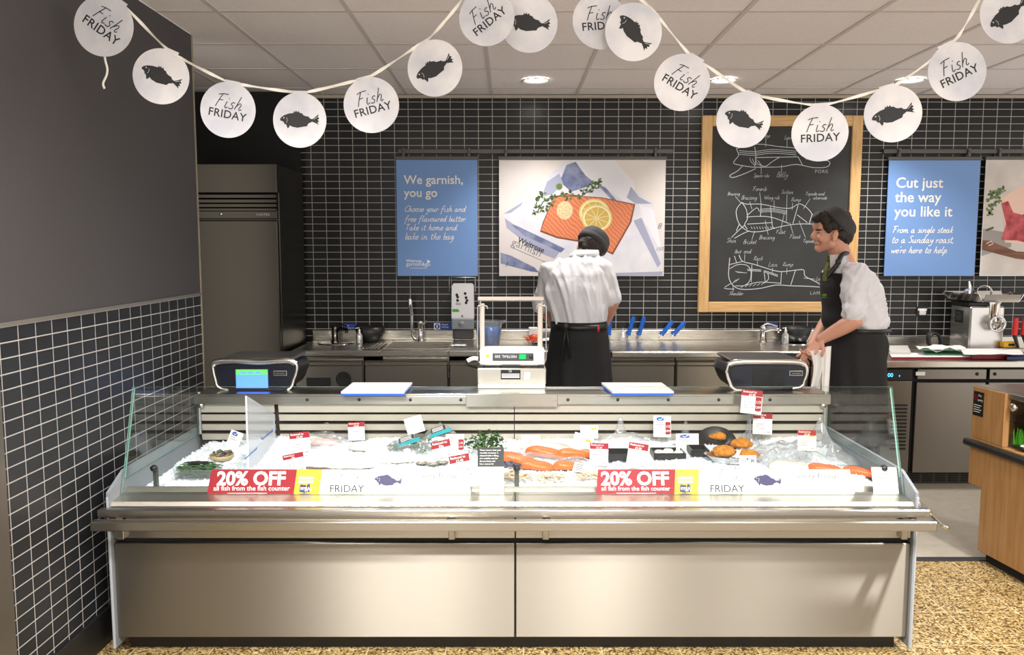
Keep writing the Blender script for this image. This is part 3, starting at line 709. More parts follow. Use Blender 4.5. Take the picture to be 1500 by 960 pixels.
def d3(mb, M, w, h):
    M = M @ Matrix.Diagonal((1, 1, .35, 1)); cnt = [0]
    kx, ky = w/823.0, h/583.0
    T = lambda pts: [((x-582)*kx, h-(y-80)*ky) for x, y in pts]
    I = lambda n: pk.index(n)+1
    def A(pts, n, l): cnt[0] += 1; mb.art(T(pts), M, l*.0003+cnt[0]*.00004, I(n))
    A([(582, 80), (1406, 80), (1406, 663), (582, 663)], 'backdrop', 1)
    A([(600, 352), (760, 230), (905, 88), (960, 84), (1110, 150), (1345, 290), (1400, 600), (1380, 655), (1160, 655), (880, 600), (640, 420)], 'sheet', 2)
    A([(940, 82), (1150, 82), (1250, 190), (1255, 250), (1210, 295), (1100, 215), (1000, 170)], 'lilac', 3)
    A([(895, 160), (915, 108), (960, 92), (1010, 160), (1060, 200), (990, 225), (940, 240), (880, 190)], 'slate', 4)
    A([(820, 190), (880, 150), (900, 200), (850, 250), (790, 270)], 'fold', 4)
    A([(1060, 195), (1110, 220), (1180, 300), (1150, 290)], 'slate', 4)
    A([(1235, 215), (1275, 265), (1340, 300), (1260, 300), (1215, 270)], 'fold', 4)
    A([(1250, 385), (1290, 370), (1390, 600), (1375, 620)], 'fold', 4)
    A([(1275, 300), (1350, 330), (1400, 560), (1300, 380)], 'lilac', 5)
    A([(605, 350), (700, 290), (690, 310), (640, 345)], 'fold', 4)
    A([(610, 372), (650, 400), (900, 520), (860, 575), (770, 540), (620, 420)], 'fold', 4)
    A([(640, 402), (690, 420), (910, 525), (890, 545), (700, 455)], 'slate', 5)
    A([(588, 545), (640, 560), (760, 620), (780, 645), (740, 640), (590, 600)], 'slate', 4)
    A([(1150, 648), (1400, 640), (1400, 660), (1160, 662)], 'fold', 4)
    A([(786, 440), (800, 390), (850, 272), (900, 248), (1000, 262), (1090, 268), (1258, 302), (1240, 392), (1150, 556), (1108, 535), (985, 492), (870, 472)], 'skin', 6)
    mb.art(T([(792, 432), (806, 388), (852, 276), (902, 252), (1000, 266), (1090, 272), (1250, 306), (1232, 390), (1146, 545), (1105, 525), (985, 484), (872, 464)]), M, .0027, len(pk)+1)
    for cx, cy, r, l in ((1055, 345, 77, 10), (1068, 372, 76, 13)):
        c = T([(cx, cy)])[0]
        mb.disc(c[0], c[1], r*kx, M, l*.0003, I('rind'), 32, r*.9*ky); mb.disc(c[0], c[1], r*.9*kx, M, l*.0003+.0002, I('pith'), 32, r*.8*ky); mb.disc(c[0], c[1], r*.8*kx, M, l*.0003+.0004, I('lemon'), 32, r*.72*ky)
        for q in range(10):
            a = q*PI/5+.2; mb.line([c, (c[0]+math.cos(a)*r*.8*kx, c[1]+math.sin(a)*r*.72*ky)], 2.5*kx, M, l*.0003+.0006, I('pith'))
    c = T([(908, 333)])[0]; mb.disc(c[0], c[1], 40*kx, M, .0038, I('butter'), 28, 46*ky)
    for spine in ([(770, 345), (800, 290), (860, 262), (930, 262), (990, 262), (1040, 225), (1072, 198)],):
        mb.line(T(spine), 5*kx, M, .0034, I('herb'))
        for x, y in [(760, 340), (775, 320), (770, 290), (790, 262), (800, 250), (815, 290), (790, 330), (822, 320), (845, 300), (850, 262), (905, 255), (925, 275), (940, 250), (985, 262), (1000, 240), (1020, 222), (1040, 205), (1055, 215), (1070, 190), (1075, 210), (1030, 245)]:
            for q in range(5):
                a = rs.uniform(0, 6.28); L = rs.uniform(14, 27)
                dx, dy = math.cos(a), math.sin(a)
                mb.art(T([(x, y), (x+dx*L*.5-dy*L*.28, y+dy*L*.5+dx*L*.28), (x+dx*L, y+dy*L), (x+dx*L*.5+dy*L*.28, y+dy*L*.5-dx*L*.28)]), M, .0036+q*.0001, I('herb') if q % 3 else I('herblight'))
    c = T([(880, 215)])[0]; mb.disc(c[0], c[1], 16*kx, M, .0036, I('herblight'), 14)
    r_ = math.radians(-23)
    c = T([(672, 490)])[0]; mb.text('Waitrose', c[0], c[1], 37*kx, M, I('dark'), .0030, bold=.02, rot=r_)
    c = T([(640, 505)])[0]; mb.text('garnish', c[0], c[1], 56*kx, M, I('grey'), .0030, bold=-.008, rot=r_)
    mb.line(T([(650, 520), (830, 600)]), 2*kx, M, .0030, I('grey'))
    c = T([(610, 615)])[0]; mb.text('1', c[0], c[1], 32*kx, M, I('dark'), .0030, shear=.3)
    c = T([(1368, 425)])[0]; mb.text('8', c[0], c[1], 40*kx, M, I('grey'), .0030, shear=.3)
    c = T([(1362, 535)])[0]; mb.text('150', c[0], c[1], 26*kx, M, I('grey'), .0030, shear=.3)
poster(731, 972, 233.5, 404.5, [PAPER]+[PR[k] for k in pk]+[SALPRINT], 'poster with a photo of salmon, lemon and herbs in a paper bag', d3)
M4 = {k: mat('print_'+k, col(*c), .5, **kw) for k, c, kw in (('cream', (216, 208, 200), {'var': (col(190, 184, 178), 4)}), ('shade', (150, 144, 140), {}), ('beef', (150, 32, 44), {'var': (col(206, 92, 96), 18)}), ('fat', (232, 196, 180), {}), ('board', (128, 84, 56), {'var': (col(96, 58, 38), 8, (1, 1, 6))}))}
M4['leaf'] = PR['herblight']; M4['leafdark'] = PR['herb']
mk = list(M4)
def d4(mb, M, w, h):
    k = h/508.0
    T = lambda pts: [((x-1270)*k, h-(y-240)*k) for x, y in pts]
    I = lambda n: mk.index(n)+1
    XR = 1270+w/k-2
    A = lambda pts, n, l: mb.art(T(pts), M, l*.0003, I(n))
    A([(1272, 244), (XR, 244), (XR, 745), (1272, 745)], 'cream', 1)
    A([(1272, 540), (1400, 560), (1400, 620), (1272, 660)], 'shade', 2)
    A([(1262+10, 590), (1300, 592), (1425, 640), (XR, 670), (XR, 740), (1425, 672), (1300, 640), (1272, 632)], 'board', 3)
    A([(1340, 410), (1400, 370), (1470, 345), (1650, 350), (1700, 500), (1660, 660), (1425, 605), (1372, 600), (1365, 520)], 'fat', 4)
    A([(1345, 430), (1375, 420), (1400, 470), (1440, 480), (1600, 400), (1660, 520), (1620, 640), (1425, 592), (1355, 590), (1372, 520)], 'beef', 5)
    mb.line(T([(1290, 605), (1310, 596), (1322, 606), (1300, 614)]), 4*k, M, .0018, I('fat'))
    mb.line(T([(1285, 548), (1318, 535)]), 9*k, M, .0018, I('leafdark'))
    for x, y in [(1300, 385), (1320, 380), (1340, 378), (1310, 400), (1330, 400), (1295, 415), (1312, 430), (1300, 450), (1290, 465), (1350, 372), (1335, 415), (1300, 480)]:
        for q in range(6):
            a = rs.uniform(0, 6.28); L = rs.uniform(12, 22); dx, dy = math.cos(a), math.sin(a)
            mb.art(T([(x, y), (x+dx*L*.5-dy*L*.28, y+dy*L*.5+dx*L*.28), (x+dx*L, y+dy*L), (x+dx*L*.5+dy*L*.28, y+dy*L*.5-dx*L*.28)]), M, .002+q*.0001, I('leaf') if q % 3 else I('leafdark'))
poster(1445, 1690, 233.5, 404.5, [PAPER]+[M4[k] for k in mk], 'poster with a photo of raw beef on a board, cut off at the right edge', d4)

# ------------------------------------------------------------ chalkboard
cb = thing('chalkboard', (at(1140, 457, Y=WY).x, WY-.03, at(1140, 457, Y=WY).z), 'tall oak framed chalkboard with chalk drawings of meat cuts', 'chalkboard')
OAK = mat('oak', col(212, 174, 120), .5, var=(col(196, 154, 98), 10, (9, 9, .7)))
OAKH = mat('oak_rail', col(212, 174, 120), .5, var=(col(196, 154, 98), 10, (.7, 9, 9)))
A0, B0 = at(1029, 169, Y=WY-.035), at(1250.5, 457.5, Y=WY-.035)
fx0, fx1, fz0, fz1 = A0.x, B0.x+.012, B0.z, A0.z
fw = .073
mb = MB(); mb.box(fx0+.02, fx1-.02, WY-.022, WY-.004, fz0+.02, fz1-.02, 0)
CM = frame_from((0, WY-.022, 0), (1, 0, 0), (0, -1, 0))
def cpt(x, y):     # board drawing crop (665 x 960 covering 1050..1230 x 180..440)
    p = at(1050+x*180/665, 180+y*260/960, Y=WY-.022); return (p.x, p.z)
CW = .0042
def ch(pts, w=CW, sm=True):
    q = [cpt(*p) for p in pts]; mb.line(smooth2(q, 3) if sm and len(q) > 2 else q, w, CM, .0006, 1)
def ct(t, x, y, wpx):
    wd = script_strokes(t, 1.0)[1]
    a, b = cpt(x, y), cpt(x+wpx, y); mb.script(t, a[0], a[1], (b[0]-a[0])/wd, CM, .0026, 2)
# pork
ch([(105, 140), (118, 175), (100, 200), (92, 220), (140, 232), (200, 240), (260, 240), (350, 238), (430, 225), (520, 242), (590, 240), (612, 222), (600, 205), (560, 205), (480, 195)])
ch([(105, 140), (215, 115), (330, 128), (440, 140), (480, 170)]); ch([(140, 232), (110, 262), (70, 285), (88, 296), (150, 275), (210, 248)])
for yy in (150, 160, 170): ch([(120, yy), (200, yy+6), (300, yy-6), (430, yy+4)], .0034)
ch([(205, 130), (212, 190), (205, 236)]); ch([(205, 188), (320, 186), (440, 184)]); ch([(440, 184), (465, 232)]); ch([(340, 186), (300, 210), (262, 236), (230, 225)])
for i in range(4): ch([(178+i*14, 190+i*4), (186+i*14, 212), (206+i*12, 230)], .003)
ch([(240, 225), (240, 278)], .0026); ch([(350, 226), (350, 278)], .0026); ch([(265, 80), (265, 130)], .0026); ch([(380, 80), (380, 135)], .0026)
ct('Chump', 225, 78, 62); ct('Loin', 365, 90, 45); ct('Spare ribs', 198, 294, 86); ct('Belly', 322, 294, 62)
# beef
ch([(135, 430), (108, 465), (106, 500), (120, 545), (150, 575), (190, 590), (260, 585), (330, 565), (430, 548), (530, 548)])
ch([(135, 430), (160, 440), (240, 440), (330, 458), (400, 462), (445, 438), (490, 462), (520, 500)]); ch([(135, 430), (160, 470), (165, 520), (150, 550), (165, 575)])
ch([(150, 555), (120, 580), (80, 620)]); ch([(175, 585), (140, 600), (95, 625)]); ch([(122, 548), (105, 585)])
for a in (0, 8, 16): ch([(235, 468+a), (300, 464+a), (380, 478+a)], .0034)
ch([(160, 510), (230, 506), (300, 512), (390, 545)]); ch([(165, 548), (300, 540)]); ch([(240, 440), (236, 508)]); ch([(290, 455), (302, 570)]); ch([(440, 445), (412, 545)]); ch([(435, 498), (490, 540)]); ch([(515, 495), (500, 545)]); ch([(165, 500), (215, 460), (230, 480)])
for i in range(9): ch([(185+i*15, 562), (192+i*15, 575)], .003)
for a, b in (((100, 398), (132, 436)), ((178, 425), (190, 468)), ((232, 378), (240, 440)), ((310, 420), (310, 470)), ((380, 388), (376, 540)), ((410, 432), (408, 470)), ((505, 410), (468, 466)), ((262, 528), (278, 606)), ((205, 585), (190, 630)), ((365, 490), (345, 580)), ((395, 540), (412, 598)), ((445, 530), (480, 622))): ch([a, b], .0026)
ct('Shin', 52, 648, 52); ct('Brisket', 142, 655, 72); ct('Braising', 228, 630, 84); ct('Fillet', 318, 600, 52); ct('Flank', 392, 626, 60); ct('Topside', 464, 648, 66)
ct('Braising', 58, 392, 66); ct('Braising', 132, 415, 84); ct('Forerib', 192, 368, 76); ct('Wing rib', 255, 414, 82); ct('Sirloin', 348, 384, 66); ct('Rump', 402, 425, 52); ct('Topside and', 478, 392, 104); ct('silverside', 520, 414, 76)
# lamb
ch([(70, 730), (66, 780), (64, 830), (78, 868), (110, 895), (160, 902), (240, 895), (320, 878), (400, 882), (480, 884), (578, 890)], .005); ch([(120, 715), (140, 750), (200, 765), (262, 785), (340, 805), (420, 798), (470, 796), (478, 830), (540, 862), (578, 890)], .005)
ch([(70, 790), (110, 768), (160, 770), (184, 800), (180, 850), (150, 880), (100, 882)]); ch([(64, 768), (140, 750)]); ch([(95, 720), (108, 760)]); ch([(75, 870), (40, 895), (95, 900)])
ch([(190, 768), (186, 862)]); ch([(255, 800), (262, 858)]); ch([(275, 812), (280, 845), (255, 868)]); ch([(350, 808), (346, 872)]); ch([(425, 800), (400, 878)]); ch([(150, 880), (230, 862), (345, 868)]); ch([(470, 840), (530, 846)], .003)
for a in (0, 7): ch([(165, 792+a), (240, 796+a)], .004); ch([(258, 800+a), (330, 824+a)], .004)
for i in range(6): ch([(100+i*10, 802+i*2), (118+i*9, 812)], .003); ch([(130+i*22, 892-i*3), (146+i*22, 880-i*3)], .003)
for i in range(3): ch([(84+i*10, 870-i*6), (102+i*10, 850-i*4)], .003)
for a, b in (((152, 712), (150, 748)), ((220, 748), (220, 775)), ((302, 785), (300, 815)), ((380, 785), (378, 820)), ((88, 882), (88, 915))): ch([a, b], .0026)
ct('Best', 96, 706, 36); ct('end', 146, 706, 40); ct('Rack', 198, 744, 50); ct('Loin', 278, 778, 50); ct('Rump', 356, 776, 56); ct('Leg', 536, 854, 32); ct('Shoulder', 66, 932, 78)
for t, x, y in (('PORK', 530, 272), ('LAMB', 504, 930)):
    a = cpt(x, y); mb.text(t, a[0], a[1], .034, CM, 2, .0006, space=1.15, bold=-.006)
mb.build('board', [mat('slate_black', col(44, 45, 45), .75, var=(col(52, 53, 53), 4)), mat('chalk', col(196, 204, 210), .9), mat('chalk_thin', col(168, 174, 178), .9)], cb)
for x0, x1 in ((fx0, fx0+fw), (fx1-fw, fx1)):
    mb = MB(); mb.box(x0, x1, WY-.038, WY-.001, fz0, fz1, 0, .004); mb.build('frame_side', OAK, cb)
for z0, z1 in ((fz0, fz0+fw), (fz1-fw, fz1)):
    mb = MB(); mb.box(fx0+fw, fx1-fw, WY-.037, WY-.001, z0, z1, 0, .004); mb.build('frame_rail', OAKH, cb)
# ------------------------------------------------------------ back worktops and cabinets
WT = brushed('steel_worktop', (.62, .59, .53, 1), .27, (.4, 30, 30))
CABS = brushed('steel_cabinet', (.34, .32, .28, 1), .32, (30, 30, .4))
def cabinet(x0, x1, label, holes=False, kind=''):
    t = thing('base_cabinet', ((x0+x1)/2, 5.5, 0), label, 'cabinet', 'steel cabinets under the back worktop')
    mb = MB(); mb.box(x0+.004, x1-.004, 5.265, WY-.002, .10, .685 if -.96 < x0 < -.3 else .832, 0); mb.box(x0+.004, x1-.004, 5.32, WY-.05, 0, .10, 1); mb.build('body', [CABS, BLKM], t)
    mb = MB(); mb.box(x0+.008, x1-.008, 5.238, 5.262, .13, .775, 0, .003)
    mb.prism([(5.238, .775), (5.226, .785), (5.226, .80), (5.238, .812), (5.262, .812), (5.262, .775)], x0+.008, x1-.008, lambda u, v, w: (w, u, v))
    mb.build('door', CABS, t)
    if holes:
        mb = MB(); mb.box(x0+.08, x0+.235, 5.232, 5.240, .42, .70, 0, .002); mb.build('waste_slot', BLKM, t)
        c = at(503, 556, Y=5.23); mb = MB(); mb.lathe([(0, .004), (.04, .004), (.046, .008), (.05, .002), (.05, 0)], n=24, M=frame_from((c.x, 5.236, c.z), (1, 0, 0), (0, -1, 0))); mb.build('round_port', BLKM, t)
    return t
cabinet(-1.40, -.950, 'steel cabinet with a black slot and a round port, left end of the back worktop', True)
cabinet(-.950, -.402, 'wide plain steel cabinet below the sink')
cabinet(-.402, .18, 'steel cabinet behind the bag sealing machine')
cabinet(.18, .632, 'steel cabinet hidden by the black apron of the man with his back turned')
cabinet(.638, 1.065, 'steel cabinet right of the man with his back turned')
cabinet(1.065, 1.50, 'steel cabinet half behind the scale with the dark screen')
cabinet(1.50, 1.93, 'steel cabinet behind the hands of the laughing man')
cabinet(1.93, 2.36, 'steel cabinet behind the apron of the laughing man')
# left worktop with a sink
wt = thing('worktop', (-.39, 5.5, .88), 'steel worktop with a sink and upstand below the first blue poster', 'worktop')
SX0, SX1, SY0, SY1 = -.835, -.40, 5.30, 5.68
mb = MB()
mb.box(-1.412, SX0, 5.205, WY-.001, .842, .88, 0, .006); mb.box(SX1, .630, 5.205, WY-.001, .842, .88, 0, .006)
mb.box(SX0, SX1, 5.205, SY0, .842, .88, 0, .006); mb.box(SX0, SX1, SY1, WY-.001, .842, .88, 0, .006)
mb.build('top', WT, wt)
mb = MB(); mb.box(-1.412, .630, WY-.022, WY-.001, .88, .952, 0, .004); mb.build('upstand', WT, wt)
mb = MB()
for x0, x1, y0, y1 in ((SX0-.003, SX0+.01, SY0, SY1), (SX1-.01, SX1+.003, SY0, SY1), (SX0, SX1, SY0-.003, SY0+.01), (SX0, SX1, SY1-.01, SY1+.003)): mb.box(x0, x1, y0, y1, .70, .884, 0, .003)
mb.box(SX0, SX1, SY0, SY1, .69, .70); mb.build('sink_basin', WT, wt)
mb = MB()
for i in range(6): mb.box(SX0-.16+i*.024, SX0-.150+i*.024, 5.32, 5.62, .879, .884, 0, .002)
mb.build('drainer', WT, wt)
def basin(parent, px, py):
    p = on_top(px, py, 5.62); mb = MB()
    mb.lathe([(.125, 0), (.122, .006), (.108, .006), (.10, .002), (.05, .0015), (.012, .001), (.0, .001)], (p.x, p.y, .879), 32); mb.build('hand_basin', CHROME, parent)
basin(wt, 492, 501.5)
wt2 = thing('worktop', (1.5, 5.5, .88), 'steel worktop with upstand below the chalkboard', 'worktop')
mb = MB(); mb.box(.638, 2.372, 5.165, WY-.001, .838, .88, 0, .008); mb.build('top', WT, wt2)
mb = MB(); mb.box(.634, 2.372, WY-.022, WY-.001, .88, .952, 0, .004); mb.build('upstand', WT, wt2)
basin(wt2, 1168, 502)
# refrigerated counter at the right
rc = thing('refrigerated_counter', (3.2, 5.5, 0), 'low steel refrigerated counter with a lit control display at the right', 'fridge')
RX0 = 2.385
mb = MB(); mb.box(RX0, 4.4, 5.16, WY-.001, .775, .82, 0, .006); mb.build('top', WT, rc)
mb = MB(); mb.box(RX0, 4.4, WY-.022, WY-.001, .82, .905, 0, .004); mb.build('upstand', WT, rc)
mb = MB(); mb.box(RX0+.005, 4.4, 5.235, WY-.002, .09, .775, 0); mb.build('body', BLKM, rc)
RG = brushed('steel_door', (.25, .23, .20, 1), .34, (.4, 30, 30))
YD = 5.20
dx = [at(p, 620, Y=YD).x for p in (1300, 1333.5, 1340, 1441, 1445)]
zs = [at(1390, p, Y=YD).z for p in (541, 556, 560.5, 693)]
mb = MB(); mb.box(dx[0]-.04, dx[1], YD, YD+.035, zs[3], zs[1]-.008, 0, .003)
for i in range(13):
    z = at(1320, 594+i*5.3, Y=YD).z; mb.box(dx[0]+.02, dx[1]-.025, YD-.003, YD+.004, z-.006, z+.006, 1)
mb.build('vent_panel', [RG, BLKM], rc)
mb = MB(); mb.box(dx[0]-.06, dx[1]-.002, YD-.004, YD+.035, zs[1]-.006, zs[0], 1, .003)
DISP = mat('display_blue', col(70, 170, 255), .4, emit=2.2)
cM = frame_from((0, YD-.005, 0), (1, 0, 0), (0, -1, 0))
c = at(1300, 552, Y=YD-.005); mb.text('00', c.x, c.z-.002, .036, cM, 0, .001); mb.text('c', c.x+.072, c.z, .022, cM, 0, .001); mb.build('control_panel', [DISP, BLK], rc)
mb = MB(); mb.box(dx[2], dx[3], YD-.002, YD+.035, zs[1], zs[0], 0, .003)
c = at(1348, 547.5, Y=YD); mb.box(c.x-.03, c.x+.03, YD-.005, YD, c.z-.012, c.z+.012, 1, .001); mb.build('header', [RG, PAPER], rc)
mb = MB(); mb.box(dx[4], 4.38, YD-.002, YD+.035, zs[1], zs[0], 0, .003); mb.build('header', RG, rc)
for px in (1431, 1457):
    c = at(px, 548, Y=YD); mb = MB(); mb.lathe([(0, .006), (.006, .006), (.006, .003), (.011, .003), (.011, 0)], n=16, M=frame_from((c.x, YD-.002, c.z), (1, 0, 0), (0, -1, 0))); mb.build('lock', BLK, rc)
mb = MB(); mb.box(dx[2], dx[3], YD, YD+.035, zs[3], zs[2], 0, .003); mb.build('door', RG, rc)
mb = MB(); mb.box(dx[4], 4.38, YD, YD+.035, zs[3], zs[2], 0, .003); mb.build('door', RG, rc)
mb = MB(); mb.box(RX0+.01, 4.4, 5.235, 5.30, 0, .085, 0)
for i in range(16):
    for j in range(4):
        x = dx[1]+.03+i*.085; mb.box(x, x+.062, 5.228, 5.236, .016+j*.017, .024+j*.017, 1)
mb.build('plinth', [mat('plinth_grey', col(62, 58, 52), .5, .4), BLKM], rc)

# ------------------------------------------------------------ taps, signs, soap
def lever_tap(px, py, label, mt, flip=1):
    p = on_top(px, py); t = thing('mixer_tap', (p.x, p.y, .88), label, 'tap', 'lever mixer taps by the hand basins')
    x, y = p.x, p.y
    mb = MB(); mb.lathe([(.030, 0), (.030, .006), (.024, .012), (.022, .085), (.024, .10), (.018, .112), (0, .114)], (x, y, .88), 20); mb.build('body', mt, t)
    mb = MB(); mb.tube([(x, y, .955), (x+.05*flip, y-.03, .975), (x+.095*flip, y-.06, .972)], [.015, .013, .012], 10); mb.lathe([(.011, 0), (.011, -.016), (0, -.016)], (x+.092*flip, y-.058, .965), 12); mb.build('spout', mt, t)
    mb = MB(); mb.tube([(x-.008, y, .99), (x+.03*flip, y-.01, 1.012), (x+.09*flip, y-.03, .992)], [.012, .010, .007], 8, flat=(.6, 1.4)); mb.build('lever', mt, t)
lever_tap(491, 499, 'dark lever mixer tap by the hand basin nearest the fridge', mat('dark_chrome', (.18, .17, .16, 1), .2, 1))
lever_tap(1117, 499, 'bright chrome lever mixer tap below the chalkboard', CHROME)
p = on_top(616, 494)
t = thing('spray_tap', (p.x, p.y, .88), 'tall chrome pull-out spray tap behind the sink', 'tap')
mb = MB(); mb.lathe([(.026, 0), (.026, .006), (.020, .010), (.019, .125), (.021, .128), (.021, .145), (0, .147)], (p.x, p.y, .88), 20); mb.build('body', CHROME, t)
a = at(604, 494, Y=p.y)
mb = MB(); mb.tube(smooth2([(p.x, p.y, .905), (p.x-.03, p.y, .90), (a.x+.012, p.y, .905), (a.x+.002, p.y, .93), (a.x, p.y, 1.0), (a.x, p.y, 1.08), (a.x-.006, p.y-.01, 1.13)], 5), .010, 10); mb.build('riser', CHROME, t)
mb = MB(); mb.tube([(a.x-.004, p.y-.008, 1.085), (a.x-.010, p.y-.012, 1.13), (a.x-.012, p.y-.016, 1.175), (a.x-.010, p.y-.018, 1.186)], [.012, .016, .015, .009], 12); mb.build('spray_head', CHROME, t)
mb = MB(); mb.tube([(p.x+.018, p.y, 1.0), (p.x+.045, p.y-.02, 1.03)], .006, 8); mb.build('lever', CHROME, t)
SIGNB = mat('sign_blue', col(24, 70, 160), .45)
def blue_sign(x0, x1, y0, y1, picto, lines, label):
    a, b = at(x0, y0, Y=WY-.003), at(x1, y1, Y=WY-.003)
    M = frame_from((a.x, WY-.003, b.z), (1, 0, 0), (0, -1, 0)); w, h = b.x-a.x, a.z-b.z
    mb = MB(); mb.box(a.x, b.x, WY-.003, WY-.0005, b.z, a.z, 0)
    o = .006
    if picto:
        mb.art([(.004, .004), (h-.004, .004), (h-.004, h-.004), (.004, h-.004)], M, .0006, 1); mb.disc(h/2, h/2, h*.36, M, .0009, 0, 20); mb.art([(h*.43, h*.25), (h*.57, h*.25), (h*.57, h*.72), (h*.43, h*.72)], M, .0012, 1); o = h+.006
    for i, s in enumerate(lines): mb.text(s, o, h-.018-.017*i, .0155, M, 1, .0008)
    tag(mb.build('hygiene_sign', [SIGNB, PAPER]), label, 'sign', 'small blue hygiene signs')
blue_sign(503, 522, 474.5, 484.5, False, ('Hand', 'washing only'), 'small blue hand washing sign beside the dark tap')
blue_sign(635, 662, 473, 483.5, True, ('Utensil', 'washing'), 'small blue sign with a round pictogram left of the soap dispenser')
blue_sign(1122, 1139, 472.5, 482.5, False, ('Hand', 'washing only'), 'small blue sign behind the bright chrome tap below the chalkboard')
def soap_set(px, py, wpx, lab1, lab2):
    p = on_top(px, py, 5.69); s = wpx/F*5.75
    mb = MB(); n = 20
    prof = [(.30, 0), (.42, .02), (.56, .30), (.66, .66), (.62, .66), (.5, .30), (.36, .06), (0, .05)]
    mb.lathe([(r*s, z*s) for r, z in prof], (p.x, p.y, .88), 24)
    tag(mb.build('black_bowl', BLK), lab1, 'bowl', 'black bowls on the back worktop')
    q = on_top(px-wpx*.46, py+3, 5.58)
    t = thing('soap_bottle', (q.x, q.y, .88), lab2, 'bottle', 'small soap bottles on the back worktop')
    mb = MB(); mb.lathe([(0, 0), (.022, 0), (.024, .01), (.023, .06), (.012, .078), (.009, .084), (0, .084)], (q.x, q.y, .88), 18); mb.build('body', mat('bottle_clear', (.55, .56, .56, 1), .12, .7), t)
    mb = MB(); mb.lathe([(.011, .082), (.011, .096), (.004, .098), (.004, .112), (0, .112)], (q.x, q.y, .88), 14); mb.tube([(q.x, q.y, .990), (q.x-.026, q.y-.01, .987)], .004, 6); mb.build('pump', ALU, t)
soap_set(542, 497, 34, 'black plastic bowl left of the sink', 'small soap bottle before the black bowl left of the sink')
soap_set(1166, 495, 34, 'black plastic bowl right of the bright chrome tap', 'small soap bottle before the bowl right of the bright chrome tap')
# soap dispenser on the wall, with a wire rack behind
t = thing('soap_dispenser', (at(678, 466, Y=WY).x, WY, at(678, 466, Y=WY).z), 'white wall soap dispenser with a grey push bar under the first blue poster', 'dispenser')
a, b = at(661, 416, Y=5.72), at(694, 466.5, Y=5.72)
mb = MB(); mb.prism([(a.x+.004, a.z-.015), (a.x+.014, a.z), (b.x-.014, a.z), (b.x-.002, a.z-.015), (b.x, b.z), (a.x, b.z)], 5.72, WY-.001, lambda u, v, w: (u, w, v), 0)
DM = frame_from((a.x, 5.72, b.z), (1, 0, 0), (0, -1, 0)); h = a.z-b.z; w = b.x-a.x
mb.art([(.006, h*.19), (w*.36, h*.19), (w*.30, h*.27), (.006, h*.27)], DM, .001, 1)
for u, v in ((.28, .62), (.28, .52), (.62, .72), (.66, .60), (.66, .45), (.25, .68), (.7, .52)): mb.disc(u*w, v*h, .010, DM, .001, 2, 12)
mb.line([(w*.2, h*.44), (w*.42, h*.44)], .004, DM, .001, 3); mb.line([(w*.2, h*.40), (w*.42, h*.40)], .004, DM, .001, 3); mb.disc(w*.48, h*.06, .008, DM, .001, 3, 14)
mb.build('cover', [WHITE, GREEN, INK, GINK], t)
c = at(661, 483, Y=5.70)
mb = MB(); mb.box(a.x, b.x, 5.71, WY-.001, c.z, b.z-.001, 0, .006); mb.lathe([(0, .014), (.017, .013), (.020, .004), (.020, 0)], n=20, M=frame_from((a.x+w*.46, 5.711, (b.z+c.z)/2), (1, 0, 0), (0, -1, 0))); mb.build('push_bar', GREYP, t)
c2 = at(661, 498, Y=5.72); mb = MB(); mb.box(a.x+.006, b.x-.004, 5.745, WY-.03, c2.z, c.z, 0, .008); mb.build('refill', mat('refill_dark', col(70, 70, 72), .2), t)
c3 = at(658, 406.5, Y=5.76)
mb = MB(); mb.tube([(c3.x, WY-.002, c3.z), (c3.x, 5.76, c3.z), (b.x+.01, 5.76, c3.z), (b.x+.01, WY-.002, c3.z)], .0035, 6)
mb.tube([(c3.x, 5.76, c3.z), (c3.x, 5.77, c3.z-.10)], .003, 6); mb.tube([(b.x+.01, 5.76, c3.z), (b.x+.01, 5.77, c3.z-.10)], .003, 6)
tag(mb.build('wire_rack', ALU), 'thin wire rack on the tiles just above the white soap dispenser', 'rack')
# jug with blue contents
p = at(716, 507, Z=.88)
t = thing('measuring_jug', (p.x, p.y, .88), 'clear plastic jug with blue contents behind the sealing machine', 'jug')
CLEARP = clear('clear_plastic', (.86, .87, .88), .06, .08, .10)
mb = MB(); mb.lathe([(0, .002), (.068, .002), (.072, .01), (.092, .165), (.096, .17), (.090, .165), (.069, .012), (0, .008)], (p.x, p.y, .88), 24); mb.tube([(p.x+.088, p.y, 1.04), (p.x+.118, p.y, 1.05)], [.014, .006], 8); mb.build('body', CLEARP, t)
mb = MB(); mb.lathe([(0, .012), (.064, .012), (.080, .125), (0, .13)], (p.x, p.y, .88), 24); mb.build('contents', mat('blue_liquid', col(20, 120, 210), .3), t)
# boxes, lobster and papers near the standing man
p = on_top(781, 500, 5.64)
mb = MB(); mb.box(p.x-.030, p.x+.032, p.y+.03, p.y+.11, .88, .98, 0, .004); mb.box(p.x-.030, p.x+.032, p.y+.028, p.y+.031, .90, .93, 1)
tag(mb.build('small_carton', [WHITE, GINK]), 'small white carton at the back of the worktop by the standing man', 'carton')
mb = MB(); mb.box(p.x+.045, p.x+.13, p.y+.05, p.y+.14, .88, .965, 0, .004); mb.box(p.x+.05, p.x+.125, p.y+.047, p.y+.051, .89, .95, 1)
tag(mb.build('small_carton', [mat('carton_grey', col(196, 194, 188), .6), GINK]), 'greyish carton beside the white carton, next to the standing man', 'carton')
p = at(803, 504, Z=.88)
mb = MB(); mb.box(p.x-.11, p.x+.17, p.y-.08, p.y+.10, .88, .888, 1, .002); mb.grid(10, 6, lambda a, b: (p.x-.10+a*.26, p.y-.07+b*.15, .893+.02*abs(math.sin(a*PI))+.002), 0)
tag(mb.build('open_book', [PAPER, mat('navy_cover', col(28, 36, 76), .5)]), 'open white book with a navy cover in front of the standing man', 'book')
